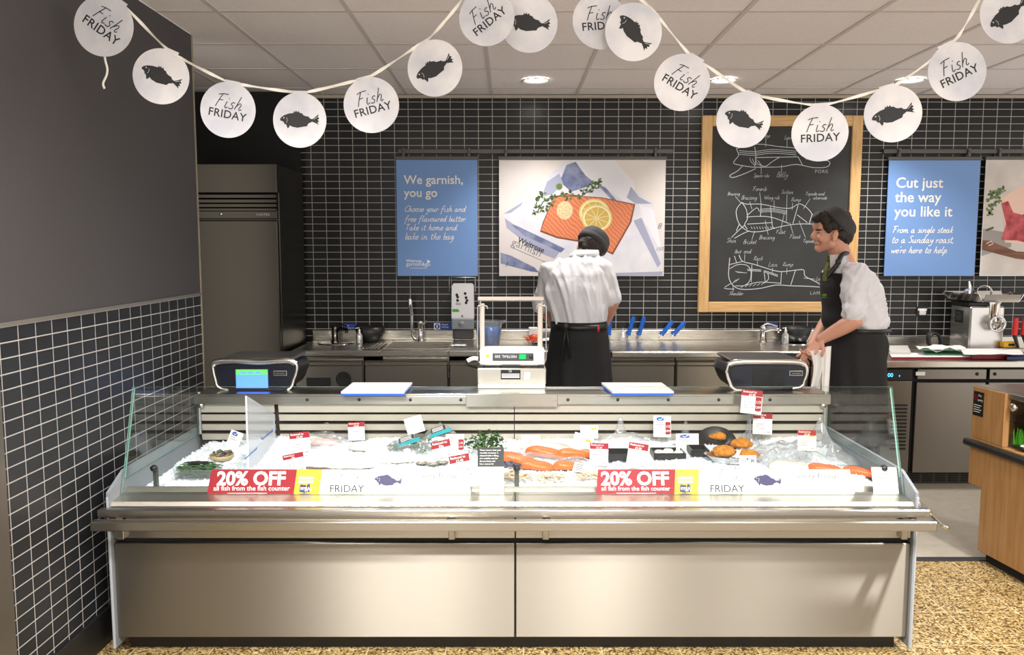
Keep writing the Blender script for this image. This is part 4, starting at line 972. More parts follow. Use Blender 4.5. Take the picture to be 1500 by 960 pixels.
p = on_top(781, 494, 5.60)
t = thing('cooked_lobster', (p.x, p.y-.03, .885), 'small orange red crustacean beside the open book', 'seafood')
LOB = mat('lobster_orange', col(206, 84, 40), .35)
mb = MB(); mb.ball((p.x+.005, p.y-.05, .925), (.034, .03, .026), 0, 14); mb.ball((p.x-.035, p.y-.055, .915), (.018, .014, .012), 0, 10)
for i in range(4): mb.tube([(p.x-.01+i*.012, p.y-.075, .92), (p.x-.02+i*.014, p.y-.10, .91), (p.x-.02+i*.016, p.y-.11, .90)], .003, 6)
mb.tube([(p.x-.03, p.y-.05, .925), (p.x-.07, p.y-.06, .93)], [.007, .003], 6); mb.build('shell', LOB, t)
p = at(672, 508, Z=.88); mb = MB(); mb.grid(8, 5, lambda a, b: (p.x-.05+a*.1, p.y-.03+b*.06, .884+.012*noise.noise(Vector((a*3, b*3, 1)))+.006), 0)
tag(mb.build('paper_scrap', PAPER), 'crumpled white scrap right of the sink', 'paper')
# knives standing in the slot of the upstand
KN = [((894, 464), (892, 491), 'blue-handled knife standing closest to the standing man'), ((928, 465), (920.5, 491), 'blue-handled knife, left one of the steep pair'), ((943.5, 465), (936, 491), 'blue-handled knife, right one of the steep pair'),
      ((985, 471), (969, 491), 'blue-handled knife, left one of the leaning pair'), ((1003, 472), (986, 491), 'blue-handled knife, right one of the leaning pair')]
for (tx, ty), (bx, by), lab in KN:
    a, b = at(bx, by, Y=WY-.045), at(tx, ty, Y=WY-.06)
    t = thing('knife', (b.x, b.y, .88), lab, 'knife', 'blue-handled knives on the worktop')
    d = b-a
    mb = MB(); mb.tube([a, a+d*.12, a+d*.35, a+d*.6, a+d*.85, b+d*.02], [.017, .014, .0155, .0145, .017, .012], 10, flat=(1, .75)); mb.build('handle', BLUEP, t)
    e = a-d*.25; e.z = max(e.z, .884)
    mb = MB(); mb.box(-.014, .014, -.0012, .0012, 0, (a-e).length+.01, M=Matrix.Translation(e) @ (a-e).to_track_quat('Z', 'Y').to_matrix().to_4x4()); mb.build('blade', CHROME, t)
# clear film on the worktop
FILM = clear('clear_film', (.90, .91, .92), .10, .12, .16)
p = at(925, 500, Z=.88)
mb = MB(); mb.grid(22, 14, lambda a, b: (p.x-.13+a*.30, p.y-.10+b*.17, .883+.035*max(0, noise.noise(Vector((a*4, b*4, 5))))*math.sin(PI*a)*math.sin(PI*b)+(.10*math.exp(-((a-.22)/.07)**2-((b-.5)/.3)**2))), 0)
tag(mb.build('cling_film', FILM), 'crumpled clear film lying on the worktop below the knives', 'film')
# socket
a, b = at(1343, 449, Y=WY-.01), at(1358, 464, Y=WY-.01)
mb = MB(); mb.box(a.x, b.x, WY-.012, WY-.001, b.z, a.z, 0, .003); mb.box(a.x+.016, b.x-.016, WY-.03, WY-.012, b.z+.012, b.z+.05, 1, .004); mb.box(a.x+.006, b.x-.006, WY-.02, WY-.012, a.z-.032, a.z-.015, 1, .003)
tag(mb.build('wall_socket', [mat('socket_dark', col(36, 36, 38), .4), WHITE]), 'small wall socket with a white plug left of the mincer', 'socket')

# ------------------------------------------------------------ meat mincer
GY0, GY1 = 5.48, 5.73
gx0, gx1 = at(1420.5, 480, Y=GY0).x, at(1471, 480, Y=GY0).x
gz = at(1430, 449, Y=GY0).z
gr = thing('meat_mincer', ((gx0+gx1)/2, 5.6, .82), 'steel meat mincer with a feed tray on the counter at the right', 'mincer')
MIN = brushed('mincer_steel', (.70, .69, .67, 1), .30, (30, 30, .6))
mb = MB(); mb.box(gx0, gx1, GY0, GY1, .835, gz, 0, .010); mb.build('body', MIN, gr)
for x in (gx0+.03, gx1-.03):
    for y in (GY0+.03, GY1-.03):
        mb = MB(); mb.lathe([(0, 0), (.016, 0), (.012, .016), (0, .016)], (x, y, .82), 12); mb.build('foot', BLK, gr)
mb = MB(); mb.box(gx0-.006, gx1-.07, GY0+.01, GY1, gz, gz+.028, 0, .008); mb.build('cap_plate', BLK, gr)
MM = frame_from((gx0, 0, 0), (0, -1, 0), (-1, 0, 0))
mb = MB(); z0 = gz-.035; mb.box(gx0-.003, gx0, 5.565, 5.665, z0-.085, z0, 0)
mb.text('Mincer', -5.645, z0-.025, .016, MM, 1, .004)
for i in range(3): mb.line([(-5.65, z0-.042-.012*i), (-5.58-.01*(i % 2), z0-.042-.012*i)], .002, MM, .004, 1)
mb.build('rating_plate', [BLK, GINK], gr)
c = at(1462, 475, Y=GY0-.06)
mb = MB()
HM = frame_from((c.x, GY0-.06, c.z), (1, 0, 0), (0, -1, 0))
mb.lathe([(.034, -.16), (.040, -.12), (.040, -.012), (.053, -.010), (.055, .0), (.046, .002), (.043, -.004), (.043, -.05), (.0, -.05)], n=32, M=HM); mb.build('outlet', CHROME, gr)
mb = MB(); mb.lathe([(.0, -.048), (.012, -.046), (.014, -.02), (0, -.016)], n=16, M=HM)
for q in range(4): mb.tube([HM @ Vector((0, 0, -.03)), HM @ Vector((math.cos(q*PI/2+.4)*.038, math.sin(q*PI/2+.4)*.038, -.034))], .004, 6)
mb.build('cutter', STEEL, gr)
nx = at(1457, 455, Y=GY0+.0).x
mb = MB(); mb.lathe([(.040, c.z-.0), (.040, gz+.012), (.052, gz+.035)], (nx, GY0+.015, 0), 24); mb.build('feed_neck', CHROME, gr)
ta, tb = at(1408, 440, Y=GY0-.06), at(1492, 440, Y=GY0-.06)
tz = gz+.036
mb = MB()
pl = [(at(1386, 430, Y=5.74).x, 5.74), (at(1440, 440, Y=5.36).x, 5.36), (at(1492, 440, Y=5.36).x, 5.36), (at(1470, 430, Y=5.74).x, 5.74)]
mb.prism(pl, tz, tz+.004, lambda u, v, w: (u, v, w))
for i in range(4):
    a, b = Vector((*pl[i], tz)), Vector((*pl[(i+1) % 4], tz)); d = (b-a).normalized(); o = Vector((d.y, -d.x, 0)); o = o if (a+b)/2 is None else o
    ctr = Vector((sum(q[0] for q in pl)/4, sum(q[1] for q in pl)/4, tz))
    if ((a+b)/2+o-ctr).length < ((a+b)/2-o-ctr).length: o = -o
    up = Vector((0, 0, .052))
    vs = [a, b, b+up+o*.028, a+up+o*.028, a+o*.003, b+o*.003, b+up+o*.033, a+up+o*.033]
    mb.add(vs, [(0, 1, 2, 3), (4, 5, 6, 7), (3, 2, 6, 7), (0, 1, 5, 4), (0, 3, 7, 4), (1, 2, 6, 5)])
mb.build('feed_tray', CHROME, gr)
mb = MB(); q = at(1424, 428, Y=5.5)
mb.lathe([(.03, 0), (.032, .02), (.03, .04)], n=24, M=frame_from((at(1417, 420, Y=5.56).x, 5.56, tz+.050), (1, 0, 0), (.35, -1, 0)))
mb.tube([(q.x, 5.55, tz+.01), (q.x+.01, 5.55, tz+.08), (q.x+.004, 5.55, tz+.13)], [.022, .016, .006], 12)
tag(mb.build('mincer_worm', CHROME), 'shiny mincer worm with a pointed tip lying in the feed tray', 'mincer part')
mb = MB(); q = at(1441, 419, Y=5.53); mb.lathe([(.043, 0), (.046, .03), (.048, .03), (.050, 0), (.043, 0)], n=28, M=frame_from((q.x, 5.53, tz+.054), (1, 0, 0), (-.2, -1, .1)))
tag(mb.build('mincer_ring', CHROME), 'shiny mincer ring standing in the feed tray', 'mincer part')
# things on the refrigerated counter
def sheet(px0, px1, py0, py1, z, seed, amp, mt, name, label, cat, group=None, thick=.002, edge=None):
    A, B, Cc, D = at(px0, py1, Z=z), at(px1, py1, Z=z), at(px1-(px1-1100)*.02, py0, Z=z), at(px0-(px0-1100)*.02, py0, Z=z)
    mb = MB()
    f = lambda a, b, dz: tuple((A.lerp(B, a).lerp(D.lerp(Cc, a), b))+Vector((0, 0, dz+amp*(noise.noise(Vector((a*4+seed, b*4, seed)))*.5+.5))))
    n = 12 if amp else 2
    mb.grid(n, n, lambda a, b: f(a, b, thick), 0, amp > 0); 
    vs = [f(a, 0, thick) for a in [i/(n-1) for i in range(n)]]+[f(a, 0, 0) for a in [i/(n-1) for i in range(n)]]
    mb.add(vs, [(i, i+1, n+i+1, n+i) for i in range(n-1)], 1 if edge else 0)
    vs = [f(0, a, thick) for a in [i/(n-1) for i in range(n)]]+[f(0, a, 0) for a in [i/(n-1) for i in range(n)]]
    mb.add(vs, [(i, i+1, n+i+1, n+i) for i in range(n-1)], 1 if edge else 0)
    vs = [f(1, a, thick) for a in [i/(n-1) for i in range(n)]]+[f(1, a, 0) for a in [i/(n-1) for i in range(n)]]
    mb.add(vs, [(i, i+1, n+i+1, n+i) for i in range(n-1)], 1 if edge else 0)
    mb.add([f(0, 0, 0), f(1, 0, 0), f(1, 1, 0), f(0, 1, 0)], [(3, 2, 1, 0)])
    return tag(mb.build(name, [mt, edge or mt]), label, cat, group)
sheet(1306, 1440, 519.5, 526, .822, 1, 0, PAPER, 'cutting_board', 'white cutting board with a red edge on the counter below the mincer', 'cutting board', None, .012, RED)
sheet(1304, 1334, 509.5, 519, .836, 2, 0, mat('notepad_grey', col(206, 204, 198), .6), 'notepad', 'pale notepad at the left end of the refrigerated counter', 'notepad', None, .016)
sheet(1356, 1410, 514, 520, .838, 3, .0, mat('green_folder', col(60, 130, 84), .5), 'folder', 'green folder peeping out under crumpled papers', 'folder', None, .005)
sheet(1346, 1416, 513.5, 518.5, .845, 4, .055, PAPER, 'paper_pile', 'crumpled white papers lying left of the mincer foot', 'papers')
sheet(1424, 1474, 519.5, 526, .824, 5, 0, mat('red_folder', col(150, 20, 34), .45), 'folder', 'thick dark red folder before the mincer', 'folder', None, .034)
sheet(1475, 1530, 521, 527.5, .824, 6, 0, mat('navy_folder', col(36, 44, 96), .45), 'folder', 'navy folder at the right edge of the counter', 'folder', None, .020)
sheet(1412, 1500, 512.5, 521, .862, 7, .012, PAPER, 'paper_pile', 'flat white papers lying on the dark red folder', 'papers')
p = at(1376, 502, Y=5.62)
mb = MB()
for i in range(4): mb.tube([(p.x-.035+.01*i+.045*math.cos(a*.5), 5.60+.03*i+.02*math.sin(a*.5), .83+.06+.058*math.sin(a*.5)) for a in range(0, 14)], .009, 8)
tag(mb.build('cable_coil', BLK), 'coil of black cable beside the left of the mincer', 'cable')
p = at(1479, 512, Y=5.42); mb = MB(); mb.box(p.x-.04, p.x+.06, 5.42, 5.47, .872, .91, 0, .006); mb.box(p.x-.01, p.x+.03, 5.416, 5.42, .884, .90, 1)
mb.box(p.x-.035, p.x+.055, 5.425, 5.465, .822, .872, 2, .004)
tag(mb.build('yellow_box', [mat('yellow_box', col(236, 186, 24), .45), INK, GINK]), 'small yellow box behind the papers right of the mincer', 'box')
t = thing('hand_tool', (at(1492, 500, Y=5.4).x, 5.4, .83), 'red and black handled tool standing at the right edge', 'tool')
for k, (px, dxx) in enumerate(((1486, 0), (1499, .01))):
    a, b = at(px, 491, Y=5.4), at(px+3, 466, Y=5.4)
    mb = MB(); mb.tube([a, a.lerp(b, .5), b], [.018, .020, .014], 10, flat=(1, .7)); mb.build('grip', REDP, t)
    c = at(px+6, 512, Y=5.4); c.z = max(c.z, .845); mb = MB(); mb.tube([a, a.lerp(c, .5), c], [.016, .012, .010], 8, flat=(1, .6)); mb.build('jaw', BLK, t)
# ------------------------------------------------------------ wooden display cabinet at the right edge
ko = Vector((2.297, 4.02, 0)); ke = Vector((.121, -.9926, 0)); kf = Vector((.9926, .121, 0))
KM = Matrix(((ke.x, kf.x, 0, ko.x), (ke.y, kf.y, 0, ko.y), (0, 0, 1, 0), (0, 0, 0, 1)))
kt = thing('display_cabinet', (2.8, 3.4, 0), 'oak veneered display cabinet with a black bumper at the right edge', 'display cabinet')
WOODV = mat('oak_veneer', col(178, 136, 88), .45, var=(col(162, 118, 70), 7, (7, 7, .5)))
mb = MB(); mb.box(.095, 1.9, 0, .9, .05, .60, 0, .003, KM); mb.box(0, .10, 0, .9, .365, .60, 0, .003, KM); mb.build('lower_body', WOODV, kt)
mb = MB(); mb.box(.12, 1.9, .03, .88, 0, .05, 0, 0, KM); mb.build('plinth', BLKM, kt)
mb = MB(); mb.box(0, .225, 0, .032, .60, .858, 0, .003, KM); mb.box(0, .025, .03, .9, .60, .858, 0, .003, KM); mb.build('end_panel', WOODV, kt)
mb = MB(); mb.box(0, 1.9, .012, .9, .835, .862, 0, .003, KM); mb.build('top', STEEL, kt)
mb = MB(); mb.box(-.012, 1.9, -.036, .0, .560, .594, 0, .008, KM); mb.build('bumper', mat('bumper_black', col(36, 34, 32), .5), kt)
mb = MB(); mb.box(.228, 1.9, .024, .030, .605, .83, 0, 0, KM); mb.build('window_glass', clear('cabinet_glass', (.92, .93, .93), .05), kt)
mb = MB(); mb.box(.03, 1.9, .60, .62, .60, .835, 0, 0, KM); mb.box(.03, 1.9, .05, .60, .60, .612, 0, 0, KM); mb.box(.03, 1.9, .11, .60, .70, .708, 1, 0, KM); mb.build('interior', [mat('interior_grey', col(70, 66, 68), .6), ALU], kt)
mb = MB(); mb.lathe([(0, .02), (.018, .018), (.021, .008), (.021, 0)], n=20, M=Matrix.Translation(KM @ Vector((.262, .022, .80))) @ Matrix.Rotation(math.radians(97), 4, 'Y').inverted()); mb.build('lock', CHROME, kt)
SM = frame_from(KM @ Vector((0, -.002, 0)), ke, -kf)
mb = MB(); mb.box(.012, .082, -.003, .0, .715, .835, 0, 0, KM)
mb.disc(.030, .806, .014, SM, .002, 2, 20); mb.disc(.030, .806, .010, SM, .0025, 0, 20); mb.line([(.022, .816), (.038, .796)], .003, SM, .003, 2)
mb.text('No', .047, .812, .017, SM, 1, .002); mb.text('entry', .044, .790, .017, SM, 1, .002)
for i in range(4): mb.line([(.018, .768-.011*i), (.072-.01*(i % 2), .768-.011*i)], .003, SM, .002, 1)
tag(mb.build('entry_sign', [BLK, PAPER, RED]), 'small black No entry sign on the side of the oak display cabinet', 'sign')
t = thing('grass_divider', KM @ Vector((.4, .05, .612)), 'bright green plastic grass divider inside the oak display cabinet', 'divider')
mb = MB(); rg = random.Random(8)
for i in range(110):
    s_, tt = .238+.5*rg.random()**1.6, rg.uniform(.042, .065)
    a = KM @ Vector((s_, tt, .612)); b = KM @ Vector((s_+rg.uniform(-.02, .02), tt+rg.uniform(-.012, .012), .612+rg.uniform(.05, .09)))
    mb.tube([a, a.lerp(b, .6), b], [.0055, .004, .001], 4)
mb.build('blades', mat('grass_green', col(96, 196, 40), .5), t)
mb = MB(); mb.box(.232, .8, .038, .070, .612, .620, 0, .002, KM); mb.build('strip_base', mat('grass_base', col(40, 96, 30), .5), t)
mb = MB(); mb.box(.235, .9, .10, .104, .722, .737, 0, .001, KM); mb.box(.235, .9, .102, .11, .708, .722, 1, .001, KM)
tag(mb.build('red_shelf_strip', [REDP, PAPER]), 'red strip along the shelf inside the oak display cabinet', 'shelf strip')
q = KM @ Vector((.315, .0, .6055)) + kf*.058 - kf*.022; mb = MB(); mb.lathe([(0, .002), (.018, .004), (.026, .022), (.024, .022), (.015, .008), (0, .008)], q, 20); mb.ball((q.x, q.y, q.z+.018), (.016, .016, .012), 1, 12)
tag(mb.build('small_pot', [BLK, WHITE]), 'small black pot before the green grass in the oak display cabinet', 'pot')

# ------------------------------------------------------------ counter scales
def scale(pl, screen, label, lit, xo=0):
    """pl: front outline in photo pixels for the face at Y 3.9"""
    FY = 3.905; D = .34
    P = [at(px, py, Y=FY) for px, py in pl]; cx = sum(p.x for p in P)/len(P)
    t = thing('counter_scale', (cx, FY+.15, .857), label, 'scale', 'weighing scales on the service shelf')
    out = smooth2([(p.x, p.z) for p in P]+[(P[0].x, P[0].z)], 4)[:-1]
    zc = min(p[1] for p in out); zm = max(p[1] for p in out)
    n = len(out); mb = MB()
    vs = []
    for y, s in ((FY, .965), (FY+.012, 1), (FY+D*.7, .97), (FY+D, .88)): vs += [(cx+(u-cx)*s, y, zc+(v-zc)*(s if y < FY+.1 else 1-.18*((y-FY)/D))) for u, v in out]
    fs = [tuple(range(n))]+[(k*n+i, k*n+(i+1) % n, (k+1)*n+(i+1) % n, (k+1)*n+i) for k in range(3) for i in range(n)]+[tuple(range(4*n-1, 3*n-1, -1))]
    mb.add(vs, fs, 0, False); mb.build('body', mat('scale_black', col(24, 24, 27), .35), t)
    M = frame_from((0, FY, 0), (1, 0, 0), (0, -1, 0))
    mb = MB(); inn = [(cx+(u-cx)*.90, zc+.004+(v-zc)*.84) for u, v in out]; mb.prism(inn, FY-.004, FY+.004, lambda u, v, w: (u, w, v)); mb.build('front_panel', mat('scale_navy', col(22, 25, 38), .22), t)
    # chrome rim over the top and down the sides
    top = sorted([q for q in out], key=lambda q: q[0])
    arc = [q for q in out if q[1] > zm-.022]; arc.sort()
    mb = MB(); arc2 = [(cx-(cx-arc[0][0])*1.0, arc[0][1])]+arc
    mb.tube([(u, FY-.002, v-.003) for u, v in arc], .0155, 10, flat=(1, .8)); mb.build('chrome_rim', mat('rim_silver', (.72, .70, .67, 1), .2, 1), t)
    for sgn in (-1, 1):
        sd = sorted([q for q in out if (q[0]-cx)*sgn > 0 and q[1] < zm-.012 and abs(q[0]-cx) > .6*max(abs(p[0]-cx) for p in out)], key=lambda q: q[1])
        if len(sd) > 2: mb = MB(); mb.tube([(u, FY, v) for u, v in sd], .0085, 8); mb.build('side_trim', mat('rim_silver', (.72, .70, .67, 1), .2, 1), t)
    a, b = at(screen[0], screen[1], Y=FY-.005), at(screen[2], screen[3], Y=FY-.005)
    if lit:
        mb = MB(); mb.box(a.x-.006, b.x+.006, FY-.006, FY-.003, b.z-.004, a.z+.006, 2); mb.box(a.x, b.x, FY-.008, FY-.005, b.z, a.z, 0); hh = (a.z-b.z)
        mb.box(a.x, b.x, FY-.0085, FY-.007, a.z-hh*.28, a.z, 1)
        for q in range(3): mb.box(a.x+.022+q*.036, a.x+.050+q*.036, FY-.009, FY-.008, a.z-hh*.22, a.z-hh*.10, 0)
        mb.build('screen', [mat('screen_blue', col(78, 128, 255), .3, emit=.85), mat('screen_green', col(80, 170, 80), .3, emit=.7), BLK], t)
    else:
        mb = MB(); mb.box(a.x, b.x, FY-.006, FY-.003, b.z, a.z, 0, .001); mb.build('screen', mat('screen_dark', col(12, 13, 16), .12), t)
    c = at(screen[4], screen[5], Y=FY-.005)
    mb = MB(); mb.box(c.x-.032, c.x+.032, FY-.0075, FY-.004, c.z-.012, c.z+.012, 0, .001); mb.box(c.x-.029, c.x+.029, FY-.0085, FY-.007, c.z-.009, c.z+.009, 1)
    mb.text('AVERY BERKEL', c.x, c.z-.003, .0068, M, 0, .009, 'CENTER'); mb.build('name_plate', [ALU, BLK], t)
    mb = MB(); mb.box(cx-(cx-min(p[0] for p in out))*.86, cx+(max(p[0] for p in out)-cx)*.86, FY+.04, FY+D-.04, zc+(zm-zc)*.93, zm+.006, 0, .006); mb.build('weighing_plate', mat('plate_dark', (.20, .20, .20, 1), .28, .8), t)
    mb = MB(); mb.box(cx-.16, cx+.16, FY+.03, FY+.095, .857, zc+.01, 0, .004); mb.build('foot_block', BLK, t)
    return t
scale([(311, 535), (318, 529.5), (345, 528), (378, 530), (410, 528), (425, 528.5), (433, 533), (434.5, 542), (430, 556), (421, 570.5), (378, 573), (325, 570), (315, 555)], (345.5, 541.5, 393, 568.5, 410.5, 547), 'black weighing scale with a lit blue screen, before the fridge', True)
scale([(1064, 545), (1068, 534), (1082, 530), (1122, 529.5), (1165, 530), (1178, 534), (1182, 545), (1178, 558), (1170, 568), (1122, 571), (1078, 571), (1068, 558)], (1103, 541, 1149, 566, 1166, 547), 'black weighing scale with a dark screen, before the laughing man', False)
# chopping boards on the shelf
def board(pts, label, edge_front):
    Z = .857; T = .02
    P = [at(px, py, Z=Z+T) for px, py in pts]
    mb = MB(); vs = [p+Vector((0, 0, dz)) for dz in (0, -T*.45, -T) for p in P]
    mb.add(vs, [(0, 1, 2, 3)], 0); mb.add(vs, [(11, 10, 9, 8)], 1)
    for i in range(4):
        j = (i+1) % 4; mb.add(vs, [(i, j, 4+j, 4+i)], 0); mb.add(vs, [(4+i, 4+j, 8+j, 8+i)], 1)
    tag(mb.build('chopping_board', [mat('board_white', col(228, 230, 232), .5), mat('board_blue', col(36, 92, 190), .45)]), label, 'chopping board', 'white and blue chopping boards on the service shelf')
board([(499.5, 574), (592, 574), (604, 560.5), (517, 560.5)], 'white chopping board with blue underside, between the lit scale and the sealing machine', False)
board([(897, 573.5), (987, 573.5), (969, 560.5), (881, 560.5)], 'white chopping board with blue edge, right of the standing man', True)

# ------------------------------------------------------------ bag sealing machine
SY = 3.95
def X_(px, py=540, Y=SY): return at(px, py, Y=Y).x
def Z_(py, Y=SY): return at(750, py, Y=Y).z
sm = thing('bag_sealer', (X_(750), SY+.1, .857), 'white and steel bag sealing machine with a wire stand on the service shelf', 'sealing machine')
SEALW = mat('sealer_white', col(214, 214, 212), .4)
mb = MB(); mb.box(X_(699), X_(800), SY, SY+.26, .875, Z_(540), 0, .004); mb.build('base', brushed('sealer_steel', (.68, .66, .61, 1), .3, (.4, 30, 30)), sm)
mb = MB(); mb.box(X_(700), X_(799), SY-.006, SY+.26, .857, .876, 0, .003); mb.build('foot_strip', WHITE, sm)
mb = MB(); mb.box(X_(702.5), X_(798), SY+.02, SY+.14, Z_(536.5), Z_(512), 0, .006); mb.build('sealing_head', SEALW, sm)
for x0, x1 in ((701, 709), (735, 762), (789, 797)):
    mb = MB(); mb.box(X_(x0), X_(x1), SY+.01, SY+.10, Z_(541), Z_(536), 0, .002); mb.build('hinge', BLK, sm)
PM = frame_from((0, SY+.019, 0), (1, 0, 0), (0, -1, 0))
mb = MB(); mb.box(X_(721.5), X_(781.5), SY+.0165, SY+.021, Z_(529.5), Z_(518.5), 0, .001)
mb.text('MISTRAL 300', X_(757), Z_(521.2), .0190, PM, 1, .0035, 'LEFT', .0, 0, 1, PI)
mb.build('control_label', [mat('label_grey', col(70, 74, 78), .4), PAPER], sm)
mb = MB(); mb.box(X_(760.5), X_(770.5), SY+.010, SY+.018, Z_(527), Z_(520), 0, .002); mb.build('rocker_switch', mat('switch_green', col(0, 190, 90), .3, emit=.25), sm)
mb = MB(); mb.lathe([(0, .004), (.009, .004), (.010, 0)], n=14, M=frame_from((X_(778), SY+.017, Z_(524)), (1, 0, 0), (0, -1, 0))); mb.build('dial', BLK, sm)
mb = MB(); mb.art([(X_(714)+math.cos(PI*k/3)*.0095, Z_(522.5)+math.sin(PI*k/3)*.0095) for k in range(6)], PM, .002); mb.build('warning_sticker', YEL, sm)
mb = MB(); M2 = frame_from((0, SY-.0005, 0), (1, 0, 0), (0, -1, 0))
mb.box(X_(733.5), X_(762.5), SY-.002, SY+.001, Z_(556), Z_(542), 0)
mb.text('CE', X_(745), Z_(545.3), .013, M2, 1, .002)
for i in range(3): mb.box(X_(735), X_(761), SY-.0025, SY-.001, Z_(549+i*2.3), Z_(547.6+i*2.3), 1)
mb.build('rating_plate', [BLK, PAPER], sm)
mb = MB(); mb.box(X_(768), X_(776.5), SY-.002, SY+.001, Z_(556), Z_(546), 0); mb.build('inspection_sticker', PAPER, sm)
SCREAM = mat('upright_cream', col(198, 190, 180), .5)
for x0, x1 in ((703.5, 709), (788.5, 795.5)):
    mb = MB(); mb.box(X_(x0), X_(x1), SY+.10, SY+.12, Z_(514), Z_(447), 0, .003); mb.build('upright', SCREAM, sm)
for x0 in (702, 794): mb = MB(); mb.box(X_(x0), X_(x0+2), SY+.11, SY+.115, Z_(514), Z_(442), 0); mb.build('side_rod', SCREAM, sm)
mb = MB(); mb.box(X_(699), X_(797.5), SY+.095, SY+.125, Z_(442.5), Z_(437), 0, .003); mb.build('cross_bar', mat('bar_pinkish', col(206, 192, 184), .35, .4), sm)
for s, x in ((-1, 698.5), (1, 801)):
    xx = X_(x); mb = MB(); mb.tube(smooth2([(xx-s*.05, SY+.10, Z_(455)), (xx-s*.046, SY+.10, Z_(451)), (xx-s*.03, SY+.10, Z_(450)), (xx-s*.004, SY+.10, Z_(450.5)), (xx, SY+.10, Z_(456)), (xx, SY+.10, Z_(490)), (xx, SY+.10, Z_(530)), (xx-s*.012, SY+.10, Z_(535))], 4), .003, 6); mb.build('wire_stand', CHROME, sm)
mb = MB(); mb.tube(smooth2([(X_(700), SY+.06, Z_(529)), (X_(690), SY+.05, Z_(528)), (X_(683), SY+.05, Z_(531)), (X_(686), SY+.06, Z_(538)), (X_(698), SY+.10, Z_(543))], 6), .006, 8, 0); mb.tube(smooth2([(X_(700), SY+.05, Z_(528)), (X_(692), SY+.05, Z_(527.5)), (X_(684), SY+.05, Z_(531))], 6), .0105, 10, 1); mb.build('power_cord', [BLK, WHITE], sm)
# ------------------------------------------------------------ promotion strips and notices behind the glass
def on_glass(px, py, off=.012):
    u = (px-748.2)/F; v = (480-py)/F
    d = Vector((u, math.cos(PITCH)+v*math.sin(PITCH), -math.sin(PITCH)+v*math.cos(PITCH))); o = Vector((0, 0, H)); q = GB-gn*off
    return o+d*((q-o).dot(gn)/d.dot(gn))
EXCL = mat('olive_print', col(150, 140, 40), .5)
def strip(x0, xr, xy, x1, tx, label):
    o = on_glass(x0, 726); e = on_glass(x1, 726); tp = on_glass((x0+x1)/2, 688); bt = on_glass((x0+x1)/2, 726)
    k = (e.x-o.x)/(x1-x0); kv = (tp-bt).length/38.0
    M = frame_from(o, (1, 0, 0), gn)
    U = lambda px: (px-x0)*k
    V = lambda py: (726-py)*kv
    mb = MB(); mb.prism([(U(x0), V(726)), (U(x1), V(726)), (U(x1-5), V(688)), (U(x0+4), V(688))], -.0015, 0, lambda u, v, w: M @ Vector((u, v, w)))
    mb.art([(U(x0), V(726)), (U(xr-3), V(726)), (U(xr), V(688)), (U(x0+4), V(688))], M, .0006, 1)
    mb.art([(U(xr-3), V(726)), (U(xy-3), V(726)), (U(xy), V(688)), (U(xr), V(688))], M, .0006, 2)
    w = text2d('20% OFF', 1, 'LEFT', .035)[0]; ww = max(p[0] for p in w)
    sz = (tx[1]-tx[0])*k/ww; mb.text('20% OFF', U(tx[0]), V(710.5), sz, M, 0, .0012, bold=.035)
    w = text2d('all fish from the fish counter', 1, 'LEFT', .008)[0]; ww = max(p[0] for p in w)
    sz = (tx[3]-tx[2])*k/ww; mb.text('all fish from the fish counter', U(tx[2]), V(719), sz, M, 0, .0012, bold=.008)
    mb.line([(U(x0+30), V(722.8)), (U(x0+88), V(722.8))], .0016, M, .0012, 0)
    mb.text('EXCLUSIVE', U(xr+3), V(695), .0155, M, 3, .0012, bold=.004)
    for py in (699, 704.5): mb.art([(U(xr+3), V(py+3.4)), (U(xr+25), V(py+3.4)), (U(xr+25), V(py)), (U(xr+3), V(py))], M, .0010, 0)
    sx = xr+5
    mb.art([(U(sx), V(721)), (U(sx+9), V(723)), (U(sx+10), V(711)), (U(sx+1), V(710))], M, .0010, 4); mb.art([(U(sx+9.5), V(722)), (U(sx+17), V(721)), (U(sx+15), V(709)), (U(sx+11), V(710))], M, .0011, 4)
    mb.text('my', U(sx+1.6), V(718), .021, M, 0, .0016, bold=.01); mb.text('W', U(sx+9), V(720.5), .024, M, 0, .0016, bold=.01)
    fx = xr+49
    wd = script_strokes('Fish', 1.0)[1]; mb.script('Fish', U(fx+10), V(706), 38*k/wd, M, .0022, 5, .001)
    w = text2d('FRIDAY', 1)[0]; ww = max(p[0] for p in w); mb.text('FRIDAY', U(fx), V(721.5), 51*k/ww, M, 6, .001)
    fish_art(mb, U(fx+86), V(705), 41*k, M, -.10, 4, 0, .001)
    w = text2d('every Friday', 1)[0]; ww = max(p[0] for p in w); mb.text('every Friday', U(fx+130), V(701), 58*k/ww, M, 5, .001)
    mb.text('with', U(fx+124), V(712), .020, M, 5, .001)
    return tag(mb.build('promotion_strip', [PAPER, RED, YEL, EXCL, PURP, GINK, INK]), label, 'promotion strip', 'promotion strips along the counter glass')
strip(303, 433, 470, 690, (316, 417, 312, 424), 'long 20% OFF fish promotion strip along the left half of the counter glass')
strip(873, 991, 1026, 1253, (881, 981, 881, 982), 'long 20% OFF fish promotion strip along the right half of the counter glass')
